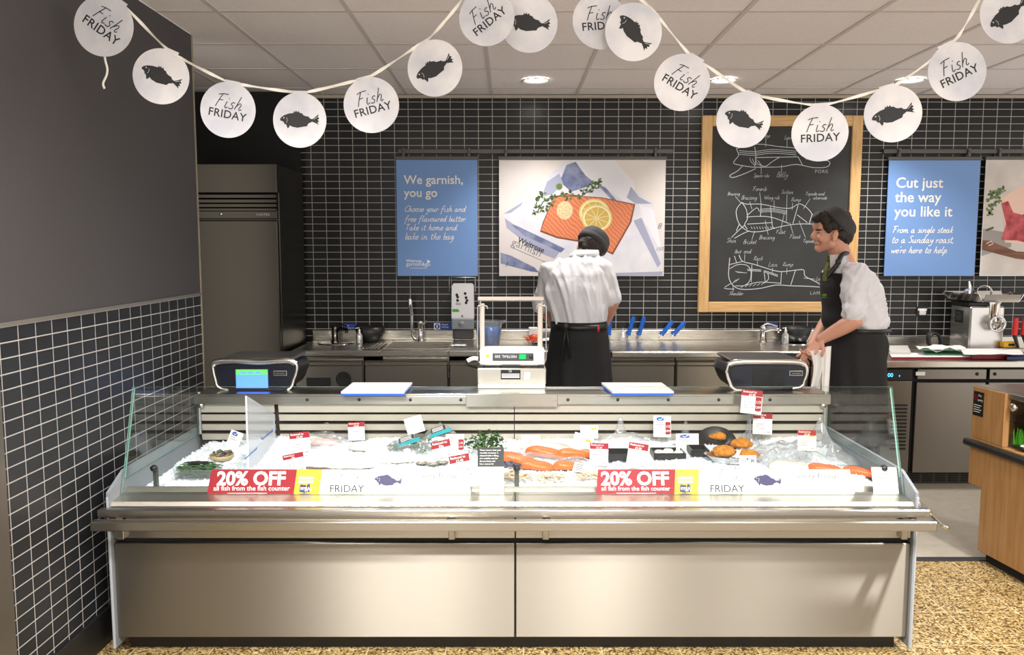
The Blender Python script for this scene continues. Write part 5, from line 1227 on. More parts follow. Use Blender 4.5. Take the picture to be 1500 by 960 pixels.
def notice(x0, x1, y0, y1, dark, lines, label, off=.02):
    o = on_glass(x0, y1, off); e = on_glass(x1, y1, off); t = on_glass(x0, y0, off); w = e.x-o.x; h = (t-o).length
    M = frame_from(o, (1, 0, 0), gn); mb = MB()
    mb.prism([(0, 0), (w, 0), (w, h), (0, h)], -.0015, 0, lambda u, v, q: M @ Vector((u, v, q)))
    if lines:
        for i, s in enumerate(lines): mb.text(s, w*.08, h*(.83-.145*i), h*.118, M, 1, .0008, bold=.006)
    else:
        rr = random.Random(4)
        for i in range(12):
            if i in (4, 8): continue
            y = h*(.92-.07*i); a = w*rr.uniform(.08, .2); x = a
            while x < w-a:
                l = rr.uniform(.05, .14)*w; mb.line([(x, y), (min(x+l, w-a), y)], .0024, M, .0008, 1); x += l+.02*w
    return tag(mb.build('notice', [mat('notice_black', col(40, 40, 42), .6), PAPER] if dark else [PAPER, GINK]), label, 'notice')
notice(699.5, 738, 656, 684, True, ('Please ensure that your', 'reusable container is', 'cleaned before filling,', 'of a suitable size for', 'the purchase and', 'has a secure lid'), 'black notice card with white lettering left of the centre glass clamp', .030)
notice(702, 738, 684, 724, False, None, 'white notice with small print below the black notice card', .022)
notice(1280, 1317, 685, 724, False, None, 'white notice with small print beside the right glass clamp', .012)

# ------------------------------------------------------------ price tickets on spikes
CLEARA = clear('clear_acrylic', (.93, .94, .95), .08)
def ice_at(px, py, Z=.612):
    p = at(px, py, Z=Z); p.z = ice_h(p.x, p.y); return p
def ticket(x0, x1, y0, y1, rot, style, label, Y=None, body=None):
    cx, cy = (x0+x1)/2, (y0+y1)/2
    if Y is None: Y = max(3.24, min(at(cx, y1, Z=.618).y, 3.78))
    c = at(cx, cy, Y=Y); k = at(cx+1, cy, Y=Y).x-c.x
    w, h = (x1-x0)*k, (y1-y0)*k*1.02
    t = thing('price_ticket', (c.x, Y, ice_h(c.x, Y)), label, 'price ticket', 'price tickets on the ice')
    n = Vector((random.uniform(-.1, .1), -1, .18)); M = frame_from(c, (math.cos(rot), 0, math.sin(rot)), n)
    mb = MB(); mb.prism([(-w/2, -h/2), (w/2, -h/2), (w/2, h/2), (-w/2, h/2)], -.0015, 0, lambda u, v, q: M @ Vector((u, v, q)))
    R_ = lambda a, b, c_, d, m, l=.0006: mb.art([(a*w, b*h), (c_*w, b*h), (c_*w, d*h), (a*w, d*h)], M, l, m)
    if 'r' in style:
        f = .26 if h > w*.9 else .42
        R_(-.5, .5-f, .5, .5, 1)
        mb.text('Reduced to', -w*.44, h*(.5-f*.46), min(f*h*.46, w*.2), M, 0, .001, bold=.012); mb.text({'a': '£5.00', 'b': '50p', 'c': '£3.48', 'd': '£2.50'}[style[-1]], 0, h*(.5-f*.93), min(f*h*.46, w*.2), M, 0, .001, 'CENTER', .012)
    if 'k' in style:      # red offer block at the side
        R_(.18, -.36, .47, .22, 1, .0009); mb.text('1/3', .32*w, -.05*h, h*.17, M, 0, .0012, 'CENTER', .01); mb.text('OFF', .32*w, -.26*h, h*.14, M, 0, .0012, 'CENTER', .01)
    if 'o' in style: R_(.12, .18, .40, .32, 3)
    if 'm' in style:      # blue oval mark with a tick
        mb.disc(-.12*w, .36*h, .22*w, M, .0008, 2, 20, .09*h); mb.line([(-.22*w, .36*h), (-.12*w, .31*h), (.04*w, .42*h)], .003, M, .0012, 0)
    if 'x' in style:      # small dark saltire mark
        mb.line([(.16*w, .1*h), (.38*w, .3*h)], .005, M, .0008, 4); mb.line([(.16*w, .3*h), (.38*w, .1*h)], .005, M, .0008, 4); mb.disc(-.02*w, .3*h, .004, M, .0008, 2, 10)
    for i in range(3):
        y = -.02-.11*i if 'r' in style else .28-.10*i
        mb.line([(-.38*w, y*h), ((.0 if i % 2 else .12)*w, y*h)], .0022, M, .0007, 4)
    mb.text('£', .10*w, -.42*h, .13*h, M, 4, .0007); mb.line([(.22*w, -.38*h), (.40*w, -.38*h)], .0035, M, .0007, 4)
    mb.build('card', [body or PAPER, RED, BLUEINK, ORANGE_INK, GINK], t)
    mb = MB(); b = M @ Vector((0, -h*.3, -.004)); g = Vector((b.x, b.y+.004, ice_h(b.x, b.y)-.01))
    if g.z < b.z: mb.tube([g, b], .0032, 6); mb.build('spike', CLEARA, t)
    return t
GREYT = mat('ticket_grey', col(206, 208, 210), .6); CREAMT = mat('ticket_cream', col(236, 226, 196), .6)
ticket(425, 454, 634, 667, .10, 'ra', 'reduced price ticket with red header, first one right of the frosted divider')
ticket(416, 446, 665, 692, .20, 'rb', 'reduced price ticket just above the yellow end of the left promotion strip')
ticket(510, 534, 619, 645, .05, 'ra', 'reduced price ticket standing alone at the back left of the ice')
ticket(594, 620, 611, 635, .30, '', 'plain white price ticket tilted above the bagged greens', 3.74)
ticket(653, 680, 637, 662, .0, 'k', 'white price ticket with a red offer block, behind a tilted reduced ticket')
ticket(633, 661, 646, 670, .22, 'rb', 'tilted reduced price ticket in front of the bagged greens')
ticket(659, 689, 667, 692, .20, 'rc', 'tilted reduced price ticket left of the black notice card')
ticket(764, 791, 638, 656, .0, '', 'plain white price ticket behind the orange salmon fillets')
ticket(850, 876, 624, 642, .0, 'o', 'white price ticket with an orange mark, the upper one above the salmon', 3.74)
ticket(838, 867, 637, 664, -.32, 'o', 'tilted white price ticket with an orange mark right of the salmon')
ticket(864, 891, 650, 682, -.03, 'ra', 'reduced price ticket with a greyish body between salmon and black tray', None, GREYT)
ticket(919, 948, 650, 686, -.16, 'ra', 'reduced price ticket between two black trays')
ticket(957, 983, 610, 640, -.02, 'mk', 'tall white price ticket with a blue oval mark and red block', 3.74)
ticket(990, 1024, 636, 662, .0, 'm', 'wide white card with a blue mark before the black pan')
ticket(1086, 1116, 572, 606, -.10, 'rkc', 'topmost reduced price ticket reaching above the service shelf edge', 3.72)
ticket(1103, 1131, 606, 636, -.05, 'rb', 'reduced price ticket just below the topmost one')
ticket(1169, 1195, 631, 660, -.02, 'roc', 'reduced price ticket with a cream body amid the clear bags', 3.36, CREAMT)
ticket(333, 352, 632, 662, -.35, 'm', 'tilted white ticket with blue print behind the frosted divider', 3.70)
ticket(1083, 1108, 668, 692, .0, 'x', 'white price ticket with a dark cross mark before the breaded fishcakes')

# ------------------------------------------------------------ divider and goods on the ice
a, b = at(345, 690, Z=.60), at(424, 642, Z=.60)
px_ = -1.112
zf, zr = at(351, 580, Y=a.y).z, at(424, 607, Y=3.78).z
mb = MB(); mb.prism([(a.y, .585), (3.785, .585), (3.785, zr), (a.y, zf)], px_-.004, px_+.004, lambda u, v, w: (w, u, v), 0, 1)
dM = frame_from((px_+.0045, 0, 0), (0, 1, 0), (1, 0, 0))
for y0, y1, z in ((3.34, 3.50, .665), (3.58, 3.74, .69)):
    mb.line([(y0, z), (y1, z+.004)], .005, dM, 0, 2)
    for q in (y0, (y0+y1)/2, y1): mb.line([(q-.012, z+.012), (q, z), (q+.012, z+.012)], .004, dM, 0, 2)
tag(mb.build('frosted_divider', [clear('frosted_acrylic', (.84, .86, .90), .06, .2, .34), mat('frosted_edge', col(214, 218, 226), .4), BLUEINK]), 'frosted clear plastic divider standing across the ice near the left end', 'divider')

rp = random.Random(21)
def film_heap(px, py, w, d, h, seed, name, label, cat, lump=4, contents=None, peak=None, mt=None, yoff=0):
    """clear bag: lumpy film sheet over its contents, resting on the ice"""
    p = ice_at(px, py); p.y += yoff
    t = thing(name, p, label, cat)
    nu, nv = 26, 18
    def f(a, b):
        x, y = (a-.5)*w, (b-.5)*d
        e = max(0, 1-((a-.5)*2)**4)*max(0, 1-((b-.5)*2)**4)
        z = h*e*(.55+.45*noise.noise(Vector((a*lump+seed, b*lump, seed))))+.10*h*noise.noise(Vector((a*14, b*14, seed)))*e
        if peak: z += peak[2]*math.exp(-((a-peak[0])/.09)**2-((b-peak[1])/.16)**2)
        return (p.x+x*(1+.12*noise.noise(Vector((b*5, seed, 1)))), p.y+y*(1+.12*noise.noise(Vector((a*5, seed, 2)))), max(ice_h(p.x+x, min(3.80, max(3.14, p.y+y)))+.002, p.z+z))
    if contents: contents(t, p)
    mb = MB(); mb.grid(nu, nv, f, 0, True); mb.build('film', mt or FILM, t, fix=False)
    return t
SALM = stripe_mat('salmon_flesh', col(212, 92, 34), col(224, 124, 66), 34, .5, .62)
SALM.node_tree.nodes['Principled BSDF'].inputs['Roughness'].default_value = .3
PINK = mat('pale_pink_fillet', col(232, 172, 164), .35, var=(col(240, 206, 198), 30))
CODW = mat('white_fillet', col(236, 230, 220), .35, var=(col(222, 212, 200), 24))
def fillet(px, py, L, W_, Hh, yaw, mt, label, name='salmon_fillet', cat='fish fillet', group=None, dz=0, bend=.0):
    p = ice_at(px, py); rot = Matrix.Rotation(yaw, 3, 'Z')
    mb = MB(); n = 20; ns = 15
    def g(a, b):
        s = (b-.5)*2; u = s*L/2; tp = max(.03, 1-abs(s)**3.2)**.55; q = 2*PI*a
        cx, cz = math.cos(q), math.sin(q)
        rr = (abs(cx)**4+abs(cz)**4)**-.25
        v = cx*rr*W_/2*tp*(1+.08*s); z = (cz*rr*.5+.5)*Hh*(.35+.65*tp)*(1-.25*s)+.004*noise.noise(Vector((s*3, cx*2, L*50)))+bend*(1-s*s)
        r = rot @ Vector((u, v, 0)); return (p.x+r.x, p.y+r.y, p.z+dz+z+.001)
    mb.grid(n+1, ns, g, 0, True)
    o = mb.build(name, mt); return tag(o, label, cat, group)
G = 'salmon fillets in the middle of the ice'
fillet(752, 676, .20, .085, .035, -.35, SALM, 'orange salmon fillet lying left of the centre glass joint', group=G)
fillet(783, 683, .17, .08, .032, -.22, SALM, 'orange salmon fillet lowest of the left overlapping pair', group=G)
fillet(795, 672, .16, .07, .036, -.25, SALM, 'orange salmon fillet in the middle of the row, under the film fold', group=G, dz=.010)
fillet(835, 684, .15, .07, .03, .18, SALM, 'orange salmon fillet at the front below the right-hand fillet', group=G)
fillet(842, 673, .17, .06, .036, .15, SALM, 'orange salmon fillet at the right end, behind the silver label', group=G, dz=.010)
fillet(800, 662, .24, .07, .03, -.1, PINK, 'pale pink fillet behind the orange salmon fillets', 'pink_fillet')
fillet(858, 665, .07, .05, .02, .4, mat('greenish_fish', col(120, 132, 96), .5), 'small greenish piece below the tilted white ticket', 'herb_fish_piece')
fillet(1208, 688, .145, .07, .03, -.05, SALM, 'orange salmon fillet below the reduced ticket with the cream body', group='salmon fillets at the right')
fillet(1262, 692, .16, .06, .03, -.42, SALM, 'orange salmon fillet slanting down toward the right white notice', group='salmon fillets at the right')
fillet(474, 654, .15, .07, .03, .1, PINK, 'pale pink fillet right of the first reduced ticket', 'pink_fillet')
fillet(463, 690, .15, .09, .022, .1, mat('brown_fish_skin', col(120, 92, 76), .4, var=(col(84, 66, 56), 40)), 'brown flatfish just above the left promotion strip', 'flatfish', 'fish')
for i, (px, py, lab) in enumerate(((540, 662, 'white fish fillet farthest left of the white row'), (520, 682, 'white fish fillet above the words Fish FRIDAY on the left strip'), (575, 676, 'white fish fillet left of the small oysters'), (965, 684, 'white fish fillet at the front between the black trays'), (1160, 684, 'white fish fillet left of the right-hand salmon'))):
    fillet(px, py, .19, .085, .03, rp.uniform(-.3, .3), CODW, lab, 'white_fillet', 'fish fillet', 'white fish fillets on the ice')
def film_only(*a, **k): return film_heap(*a, **k)
film_heap(800, 672, .40, .16, .055, 3, 'salmon_film', 'clear film laid over the salmon fillets in the middle', 'film', 5)
film_heap(487, 655, .20, .14, .06, 5, 'fillet_bag', 'clear bag around the pale pink fillet at the left', 'bag', 5)
def greens(t, p):
    mb = MB()
    for i in range(150):
        x, y = p.x+rp.uniform(-.09, .09), p.y+rp.uniform(-.05, .05); z = p.z+rp.uniform(.006, .045)*(1-abs(x-p.x)/.12); a = rp.uniform(0, 6.3)
        mb.tube([(x, y, z), (x+.02*math.cos(a), y+.02*math.sin(a), z+rp.uniform(-.004, .008)), (x+.035*math.cos(a+.4), y+.035*math.sin(a+.4), z)], [.0025, .003, .0015], 5)
    mb.build('greens', mat('sea_greens', col(88, 122, 96), .5, var=(col(60, 92, 66), 30)), t)
    mb = MB(); mm = frame_from(p+Vector((-.0, -.045, .05)), (.9, .1, .25), (-.2, -.75, .6)); mb.art([(-.05, -.012), (.055, -.012), (.055, .008), (-.05, .008)], mm, 0, 0); mb.art([(-.04, .010), (.03, .010), (.03, .034), (-.04, .034)], mm, 0, 1)
    for i in range(3): mb.line([(-.034, .028-.007*i), (.02, .028-.007*i)], .0025, mm, .0006, 2)
    mb.build('label', [mat('turquoise', col(20, 138, 150), .5), INK, PAPER], t)
film_heap(600, 660, .23, .15, .075, 8, 'bagged_greens', 'clear bag of sea greens with a turquoise label, front one of two', 'bagged greens', 4, greens)
film_heap(646, 650, .19, .12, .10, 12, 'bagged_greens', 'taller clear bag of sea greens with a turquoise label, behind the other', 'bagged greens', 4, greens, (.45, .7, .05))
# parsley bunch
p = ice_at(712, 668)
t = thing('parsley_bunch', p, 'bunch of fresh green parsley standing behind the black notice card', 'herbs')
mb = MB(); ml = MB()
for i in range(46):
    a, r = rp.uniform(0, 6.3), rp.uniform(.01, .085); hh = rp.uniform(.03, .085)
    e = p+Vector((r*math.cos(a)*1.1, r*math.sin(a)*.6, hh*(1.25-r*4))); mb.tube([p+Vector((r*.3*math.cos(a), r*.2*math.sin(a), .0)), p.lerp(e, .6)+Vector((0, 0, .01)), e], [.0018, .0016, .001], 5)
    for j in range(9):
        q = e+Vector((rp.uniform(-.018, .018), rp.uniform(-.016, .016), rp.uniform(-.012, .014))); d = Vector((rp.uniform(-1, 1), rp.uniform(-1, 1), rp.uniform(-.3, 1))).normalized(); s = d.cross(Vector((.3, .2, 1))).normalized(); L = rp.uniform(.012, .022)
        ml.add([q, q+d*L*.4+s*L*.4, q+d*L*.7+s*L*.2, q+d*L, q+d*L*.7-s*L*.25, q+d*L*.4-s*L*.4], [(0, 1, 2, 3, 4, 5)])
mb.build('stems', mat('parsley_stem', col(110, 150, 70), .5), t); lo = ml.build('leaves', mat('parsley_leaf', col(46, 96, 34), .5, var=(col(30, 66, 22), 40)), t, fix=False); lo['kind'] = 'stuff'
# tray of samphire and dish of clams at the left end
p = ice_at(291, 694)
t = thing('samphire_tray', p, 'clear tray of green samphire at the left end of the ice', 'tray')
mb = MB()
for i in range(220):
    x, y = p.x+rp.uniform(-.068, .068), p.y+rp.uniform(-.05, .05); a = rp.uniform(-.6, .6)+(PI if rp.random() < .5 else 0); z = p.z+rp.uniform(.008, .045)
    mb.tube([(x-.02*math.cos(a), y-.02*math.sin(a), z), (x, y, z+.005), (x+.02*math.cos(a), y+.02*math.sin(a), z)], [.002, .0026, .0014], 5)
mb.build('samphire', mat('samphire_green', col(66, 104, 62), .5, var=(col(42, 72, 42), 40)), t)
mb = MB(); mb.prism([(-.075, -.055), (.075, -.055), (.075, .055), (-.075, .055)], p.z+.001, p.z+.004, lambda u, v, w: (p.x+u, p.y+v, w))
for sx, sy, ex, ey in ((-.075, -.055, .075, -.055), (.075, -.055, .075, .055), (.075, .055, -.075, .055), (-.075, .055, -.075, -.055)): mb.add([(p.x+sx, p.y+sy, p.z), (p.x+ex, p.y+ey, p.z), (p.x+ex*1.1, p.y+ey*1.1, p.z+.042), (p.x+sx*1.1, p.y+sy*1.1, p.z+.042)], [(0, 1, 2, 3)])
mb.build('tray', CLEARP, t, fix=False)
mb = MB(); mb.box(p.x-.04, p.x+.035, p.y-.01, p.y+.03, p.z+.052, p.z+.0535); mb.build('label', INK, t)
p = ice_at(325, 672)
t = thing('clam_dish', p, 'round dish of dark shellfish near the frosted divider', 'dish')
mb = MB(); mb.lathe([(0, .004), (.038, .004), (.050, .022), (.053, .022), (.042, .0), (0, 0)], p, 28); mb.build('dish', mat('dish_tan', col(186, 164, 128), .4), t)
mb = MB()
for i in range(40):
    a, r = rp.uniform(0, 6.3), .042*math.sqrt(rp.random()); mb.ball((p.x+r*math.cos(a), p.y+r*math.sin(a), p.z+.022+rp.uniform(0, .010)), (.010, .006, .005), i % 2, 8, Matrix.Rotation(rp.uniform(0, 6), 4, 'Z'))
mb.build('shellfish', [mat('shell_dark', col(72, 68, 64), .35), mat('shell_tan', col(128, 112, 88), .4)], t)
# small oysters
for i, (px, py, lab) in enumerate(((618, 679, 'small oyster at the left end of the row before the tilted ticket'), (634, 682, 'small oyster second from the left before the tilted ticket'), (648, 679, 'small oyster closest to the tilted reduced ticket'), (642, 687, 'small oyster nearest the left promotion strip'))):
    p = ice_at(px, py); mb = MB()
    mb.grid(17, 9, lambda a, b: (p.x+math.cos(a*2*PI)*(.006+b*.022)*(1+.15*math.sin(a*12.566+i)), p.y+math.sin(a*2*PI)*(.004+b*.016), p.z+.004+.012*b*b+.002*math.sin(a*31+b*9)), 0)
    mb.ball((p.x, p.y, p.z+.010), (.014, .010, .005), 1, 10)
    tag(mb.build('oyster', [mat('oyster_shell', col(150, 140, 126), .5, var=(col(86, 80, 78), 60)), mat('oyster_flesh', col(200, 192, 170), .25)]), lab, 'oyster', 'small oysters on the ice')
# bags of squid strips
def squid(t, p):
    mb = MB()
    for i in range(60):
        x, y = p.x+rp.uniform(-.045, .045), p.y+rp.uniform(-.03, .03); z = p.z+rp.uniform(.006, .034); a = rp.uniform(0, 6.3); r = rp.uniform(.010, .02)
        mb.tube([(x+r*math.cos(a+k*.8), y+r*math.sin(a+k*.8), z+.003*math.sin(k)) for k in range(5)], .0026, 5, i % 3 == 0)
    mb.build('squid_strips', [mat('squid_cream', col(226, 206, 168), .4), mat('squid_pink', col(206, 164, 134), .4)], t)
film_heap(805, 702, .14, .10, .06, 31, 'squid_bag', 'clear bag of cream squid strips right of the centre clamp', 'bag', 4, squid)
film_heap(757, 700, .13, .10, .055, 33, 'squid_bag', 'clear bag of squid strips behind the centre clamp', 'bag', 4, squid)
film_heap(866, 700, .12, .10, .055, 35, 'squid_bag', 'clear bag of squid strips at the left edge of the right strip', 'bag', 4, squid)
def mussels(t, p):
    mb = MB()
    for i in range(22): mb.ball((p.x+rp.uniform(-.05, .05), p.y+rp.uniform(-.025, .025), p.z+.01+rp.uniform(0, .02)), (.018, .009, .007), 0, 8, Matrix.Rotation(rp.uniform(0, 6), 4, 'Z'))
    mb.build('mussels', mat('mussel_blue', col(58, 56, 72), .3), t)
film_heap(746, 685, .12, .08, .05, 37, 'mussel_bag', 'clear bag of dark mussels beside the black notice card', 'bag', 4, mussels)
p = ice_at(850, 690); M = frame_from(p+Vector((0, 0, .028)), (.85, 0, -.35), (-.25, -.7, .65)); mb = MB(); mb.prism([(-.03, -.022), (.03, -.022), (.03, .022), (-.03, .022)], -.001, 0, lambda u, v, w: M @ Vector((u, v, w)))
for i in range(4): mb.line([(-.02, .012-.008*i), (.015-.006*(i % 2), .012-.008*i)], .002, M, .0006, 1)
mb.add([M @ Vector((0, 0, -.001)), p+Vector((-.006, .01, -.006)), p+Vector((.006, .01, -.006))], [(0, 1, 2)])
tag(mb.build('silver_label', [mat('silver_card', (.5, .5, .5, 1), .35, .7), INK]), 'small silver label leaning on the salmon fillets', 'label')
# black trays
def black_tray(px, py, w, d, label, scallops):
    p = ice_at(px, py); t = thing('black_tray', p, label, 'tray', 'black plastic trays on the ice')
    mb = MB(); z0, z1 = p.z+.002, p.z+.03
    mb.box(p.x-w/2, p.x+w/2, p.y-d/2, p.y+d/2, z0, z0+.003)
    for x0, x1, y0, y1 in ((-w/2-.006, -w/2+.002, -d/2-.006, d/2+.006), (w/2-.002, w/2+.006, -d/2-.006, d/2+.006), (-w/2, w/2, -d/2-.006, -d/2+.002), (-w/2, w/2, d/2-.002, d/2+.006)): mb.box(p.x+x0, p.x+x1, p.y+y0, p.y+y1, z0, z1, 0, .002)
    mb.build('tray', BLK, t)
    for (dx_, dy_, r, lab) in scallops:
        mb = MB(); mb.lathe([(0, .026), (r*.7, .026), (r, .018), (r, .006), (r*.8, 0), (0, 0)], (p.x+dx_, p.y+dy_, z0+.004), 18)
        tag(mb.build('scallop', mat('scallop_white', col(240, 232, 216), .35)), lab, 'scallop', 'white scallops in black trays')
black_tray(905, 673, .11, .10, 'black plastic tray right of the reduced ticket with a greyish body', [])
black_tray(978, 668, .13, .10, 'black plastic tray holding three white scallops', [(-.04, -.01, .024, 'white scallop at the left of the three in the black tray'), (.005, .015, .024, 'white scallop in the middle of the three in the black tray'), (.045, -.02, .022, 'white scallop at the right of the three in the black tray')])
black_tray(1022, 668, .07, .09, 'small black plastic tray left of the foil tray of fishcakes', [])
# black pan and foil tray with fishcakes
p = at(1050, 643, Y=3.70)
PM_ = frame_from(Vector((p.x, 3.70, .650)), (1, 0, 0), (-.1, -.62, .78)); mb = MB()
mb.lathe([(0, -.035), (.055, -.03), (.088, .0), (.092, .0), (.062, -.036), (0, -.042)], n=36, M=PM_)
o = mb.build('black_pan', mat('pan_black', col(30, 30, 32), .25)); tag(o, 'round black pan tilted behind the breaded fishcakes', 'pan')
p = ice_at(1074, 676)
t = thing('foil_tray', p, 'foil tray holding orange breaded fishcakes', 'tray')
mb = MB(); n = 40; vs = []
for rr, zz in ((.0, .006), (.80, .006), (1.0, .034), (1.1, .036), (1.0, .030)):
    vs.append([(p.x+rr*.115*math.cos(2*PI*k/n)*(1+.02*(k % 2)), p.y+rr*.075*math.sin(2*PI*k/n)*(1+.02*(k % 2)), p.z+zz+.002*(k % 2)) for k in range(n)])
fl = [q for r in vs for q in r]; mb.add(fl, [(i*n+k, i*n+(k+1) % n, (i+1)*n+(k+1) % n, (i+1)*n+k) for i in range(4) for k in range(n)], 0, False)
mb.build('foil', mat('foil', (.72, .72, .72, 1), .28, 1, bump=(60, .4)), t)
BREAD = mat('breadcrumb', col(206, 118, 26), .7, var=(col(232, 160, 60), 70), bump=(260, .9))
for px, py, sx, sy, sz, dz, lab in ((1052, 655, .045, .032, .018, .018, 'breaded fishcake at the back of the foil tray'), (1060, 672, .05, .042, .024, .012, 'largest breaded fishcake at the front of the foil tray'), (1086, 664, .05, .040, .022, .02, 'breaded fishcake at the upper right of the foil tray'), (1096, 674, .042, .036, .02, .012, 'breaded fishcake at the right end of the foil tray')):
    q = ice_at(px, py); mb = MB()
    for_ = []
    mb.ball((q.x, q.y, q.z+dz+sz), (sx, sy, sz), 0, 24)
    mb.v = [tuple(Vector(v)+(Vector(v)-Vector((q.x, q.y, q.z+dz+sz))).normalized()*.011*noise.noise(Vector(v)*60)) for v in mb.v]
    tag(mb.build('fishcake', BREAD), lab, 'fishcake', 'breaded fishcakes in the foil tray')
# clear bags
film_heap(913, 652, .24, .10, .05, 41, 'clear_bag', 'clear bag with a peaked end behind the black trays', 'bag', 5, None, (.45, .5, .10), None, .03)
film_heap(1012, 652, .16, .08, .03, 43, 'clear_bag', 'small twisted clear bag before the slats left of the black pan', 'bag', 5, None, (.4, .5, .10), None, .05)
film_heap(1100, 655, .10, .10, .06, 45, 'clear_bag', 'tall clear bag rising below the topmost reduced ticket', 'bag', 5, None, (.5, .6, .20), None, .03)
film_heap(1178, 672, .42, .26, .10, 47, 'clear_bag', 'large heap of crumpled clear bags at the right end of the ice', 'bag', 7, None, (.72, .72, .12))
film_heap(1250, 676, .20, .2, .08, 49, 'clear_bag', 'crumpled clear bag at the right beside the end glass', 'bag', 6, None, (.1, .75, .10))
film_heap(470, 648, .26, .08, .05, 51, 'clear_bag', 'flattened clear bag at the back left before the slats', 'bag', 6, None, (.6, .6, .05))
# ------------------------------------------------------------ people
def cap(mb, p0, p1, r0, r1, n=14):
    p0, p1 = Vector(p0), Vector(p1)
    mb.tube([p0, p0.lerp(p1, .5), p1], [r0, (r0+r1)/2, r1], n); mb.ball(p0, r0, 0, n); mb.ball(p1, r1, 0, n)
def chain(mb, pts, rs, n=14):
    for i in range(len(pts)-1): cap(mb, pts[i], pts[i+1], rs[i], rs[i+1], n)
def remeshed(mb, name, mats, parent, voxel, smooth=4, folds=None, paint=None):
    """union the collected shapes into one continuous skin"""
    o = mb.build(name, mats)
    m = o.modifiers.new('union', 'REMESH'); m.mode = 'VOXEL'; m.voxel_size = voxel; m.use_smooth_shade = True
    if smooth: s = o.modifiers.new('soft', 'SMOOTH'); s.factor = .5; s.iterations = smooth
    dg = bpy.context.evaluated_depsgraph_get()
    me = bpy.data.meshes.new_from_object(o.evaluated_get(dg)); me.name = name
    o.modifiers.clear(); old = o.data; o.data = me; bpy.data.meshes.remove(old)
    if folds:
        me.calc_loop_triangles()
        nr = [v.normal.copy() for v in me.vertices]
        for v in me.vertices: v.co = v.co+nr[v.index]*max(folds(v.co), -.010)
    if paint:
        for pl in me.polygons:
            for c, r, mi in paint:
                d = pl.center-Vector(c)
                if (d.x/r[0])**2+(d.y/r[1])**2+(d.z/r[2])**2 < 1: pl.material_index = mi
    me.polygons.foreach_set('use_smooth', [True]*len(me.polygons)); me.update()
    o.parent = parent
    if parent is not None: o.matrix_parent_inverse = parent.matrix_basis.inverted()
    return o
def hand(mb, w, d, n, side, curl=(25, 35, 25), size=1.0):
    """palm, four unequal fingers and a thumb; d along the hand, n palm side, side +1/-1 puts the thumb"""
    w, d, n = Vector(w), Vector(d).normalized(), Vector(n); n = (n-d*n.dot(d)).normalized(); s = d.cross(n)*side; k = size
    base = [(-.030, .052), (-.011, .066), (.010, .072), (.030, .064)]
    for i, (o, L) in enumerate(base):
        a = w+s*o*.55*k; b = w+(d*.085+s*o)*k
        cap(mb, a, b, .0150*k, .0120*k, 10)
        p, dd = b, d.copy()
        for j, f in enumerate((.46, .31, .23)):
            q = math.radians(curl[j]+3*i); dd = (dd*math.cos(q)+n*math.sin(q)).normalized(); e = p+dd*L*f*1.15*k
            cap(mb, p, e, (.0098-.0012*j)*k, (.0088-.0012*j)*k, 10); p = e
            nn = n; n2 = (nn-dd*nn.dot(dd)); n = n2.normalized() if n2.length > .2 else n
        n = Vector(n); n = (Vector(n)-d*Vector(n).dot(d)).normalized() if (Vector(n)-d*Vector(n).dot(d)).length > .05 else n
    a = w+(d*.022+s*.026)*k; b = a+(d*.6+s*.65+n*.35).normalized()*.040*k; c = b+(d*.9+s*.15+n*.4).normalized()*.030*k
    cap(mb, a, b, .0150*k, .0115*k, 10); cap(mb, b, c, .0112*k, .0090*k, 10)
def loft(mb, rings, a0=0, a1=360, n=40, m=0, off=0, closed_caps=False, wob=None):
    """rings: (centre, front-back radius, side radius, facing vector); angle 0 = facing"""
    vs = []; full = abs(a1-a0) >= 360; c = n if full else n+1
    for c0, rf, rs_, f in rings:
        f = Vector(f).normalized(); s = Vector((0, 0, 1)).cross(f).normalized()
        for k in range(c):
            q = math.radians(a0+(a1-a0)*k/n); w = wob(k, c0) if wob else 0
            vs.append(Vector(c0)+f*math.cos(q)*(rf+off+w)+s*math.sin(q)*(rs_+off+w))
    fs = []
    for i in range(len(rings)-1):
        for k in range(c if full else c-1):
            k2 = (k+1) % c; fs.append((i*c+k, i*c+k2, (i+1)*c+k2, (i+1)*c+k))
    mb.add(vs, fs, m, True)
    if closed_caps: mb.add(vs, [tuple(range(c)), tuple((len(rings)-1)*c+k for k in range(c-1, -1, -1))], m)
def solid(o, th):
    m = o.modifiers.new('thickness', 'SOLIDIFY'); m.thickness = th; m.offset = 1; return o
def interp(rings, k=5):
    out = []
    for i in range(len(rings)-1):
        for j in range(k):
            t = j/k; a, b = rings[i], rings[i+1]; ts = t*t*(3-2*t)
            out.append((Vector(a[0]).lerp(Vector(b[0]), t), a[1]*(1-ts)+b[1]*ts, a[2]*(1-ts)+b[2]*ts, Vector(a[3]).lerp(Vector(b[3]), t)))
    return out+[rings[-1]]
SKIN = mat('skin', col(206, 154, 132), .5, sss=.12, var=(col(210, 152, 128), 22))
LIPS = mat('lips', col(168, 92, 84), .45); EYEB = mat('brow_brown', col(44, 30, 24), .7); TEETH = mat('teeth', col(225, 220, 210), .4); MOUTHD = mat('mouth_dark', col(92, 44, 40), .6)
EYEW = mat('eye_dark', col(40, 30, 28), .3); CHEEK = mat('skin_blush', col(204, 138, 116), .5, sss=.12)
HAIR = mat('hair_brown', col(40, 28, 20), .55, bump=(160, .8, (1, 1, .3)))
SHIRT = mat('white_shirt', col(222, 222, 227), .75, bump=(420, .05))
CAPM = mat('cap_grey', col(58, 58, 60), .8, bump=(500, .1)); APRON = mat('apron_black', col(24, 24, 26), .8, bump=(400, .08)); TROU = mat('trousers_black', col(18, 18, 20), .85)
SHOE = mat('shoe_black', col(16, 16, 16), .4)
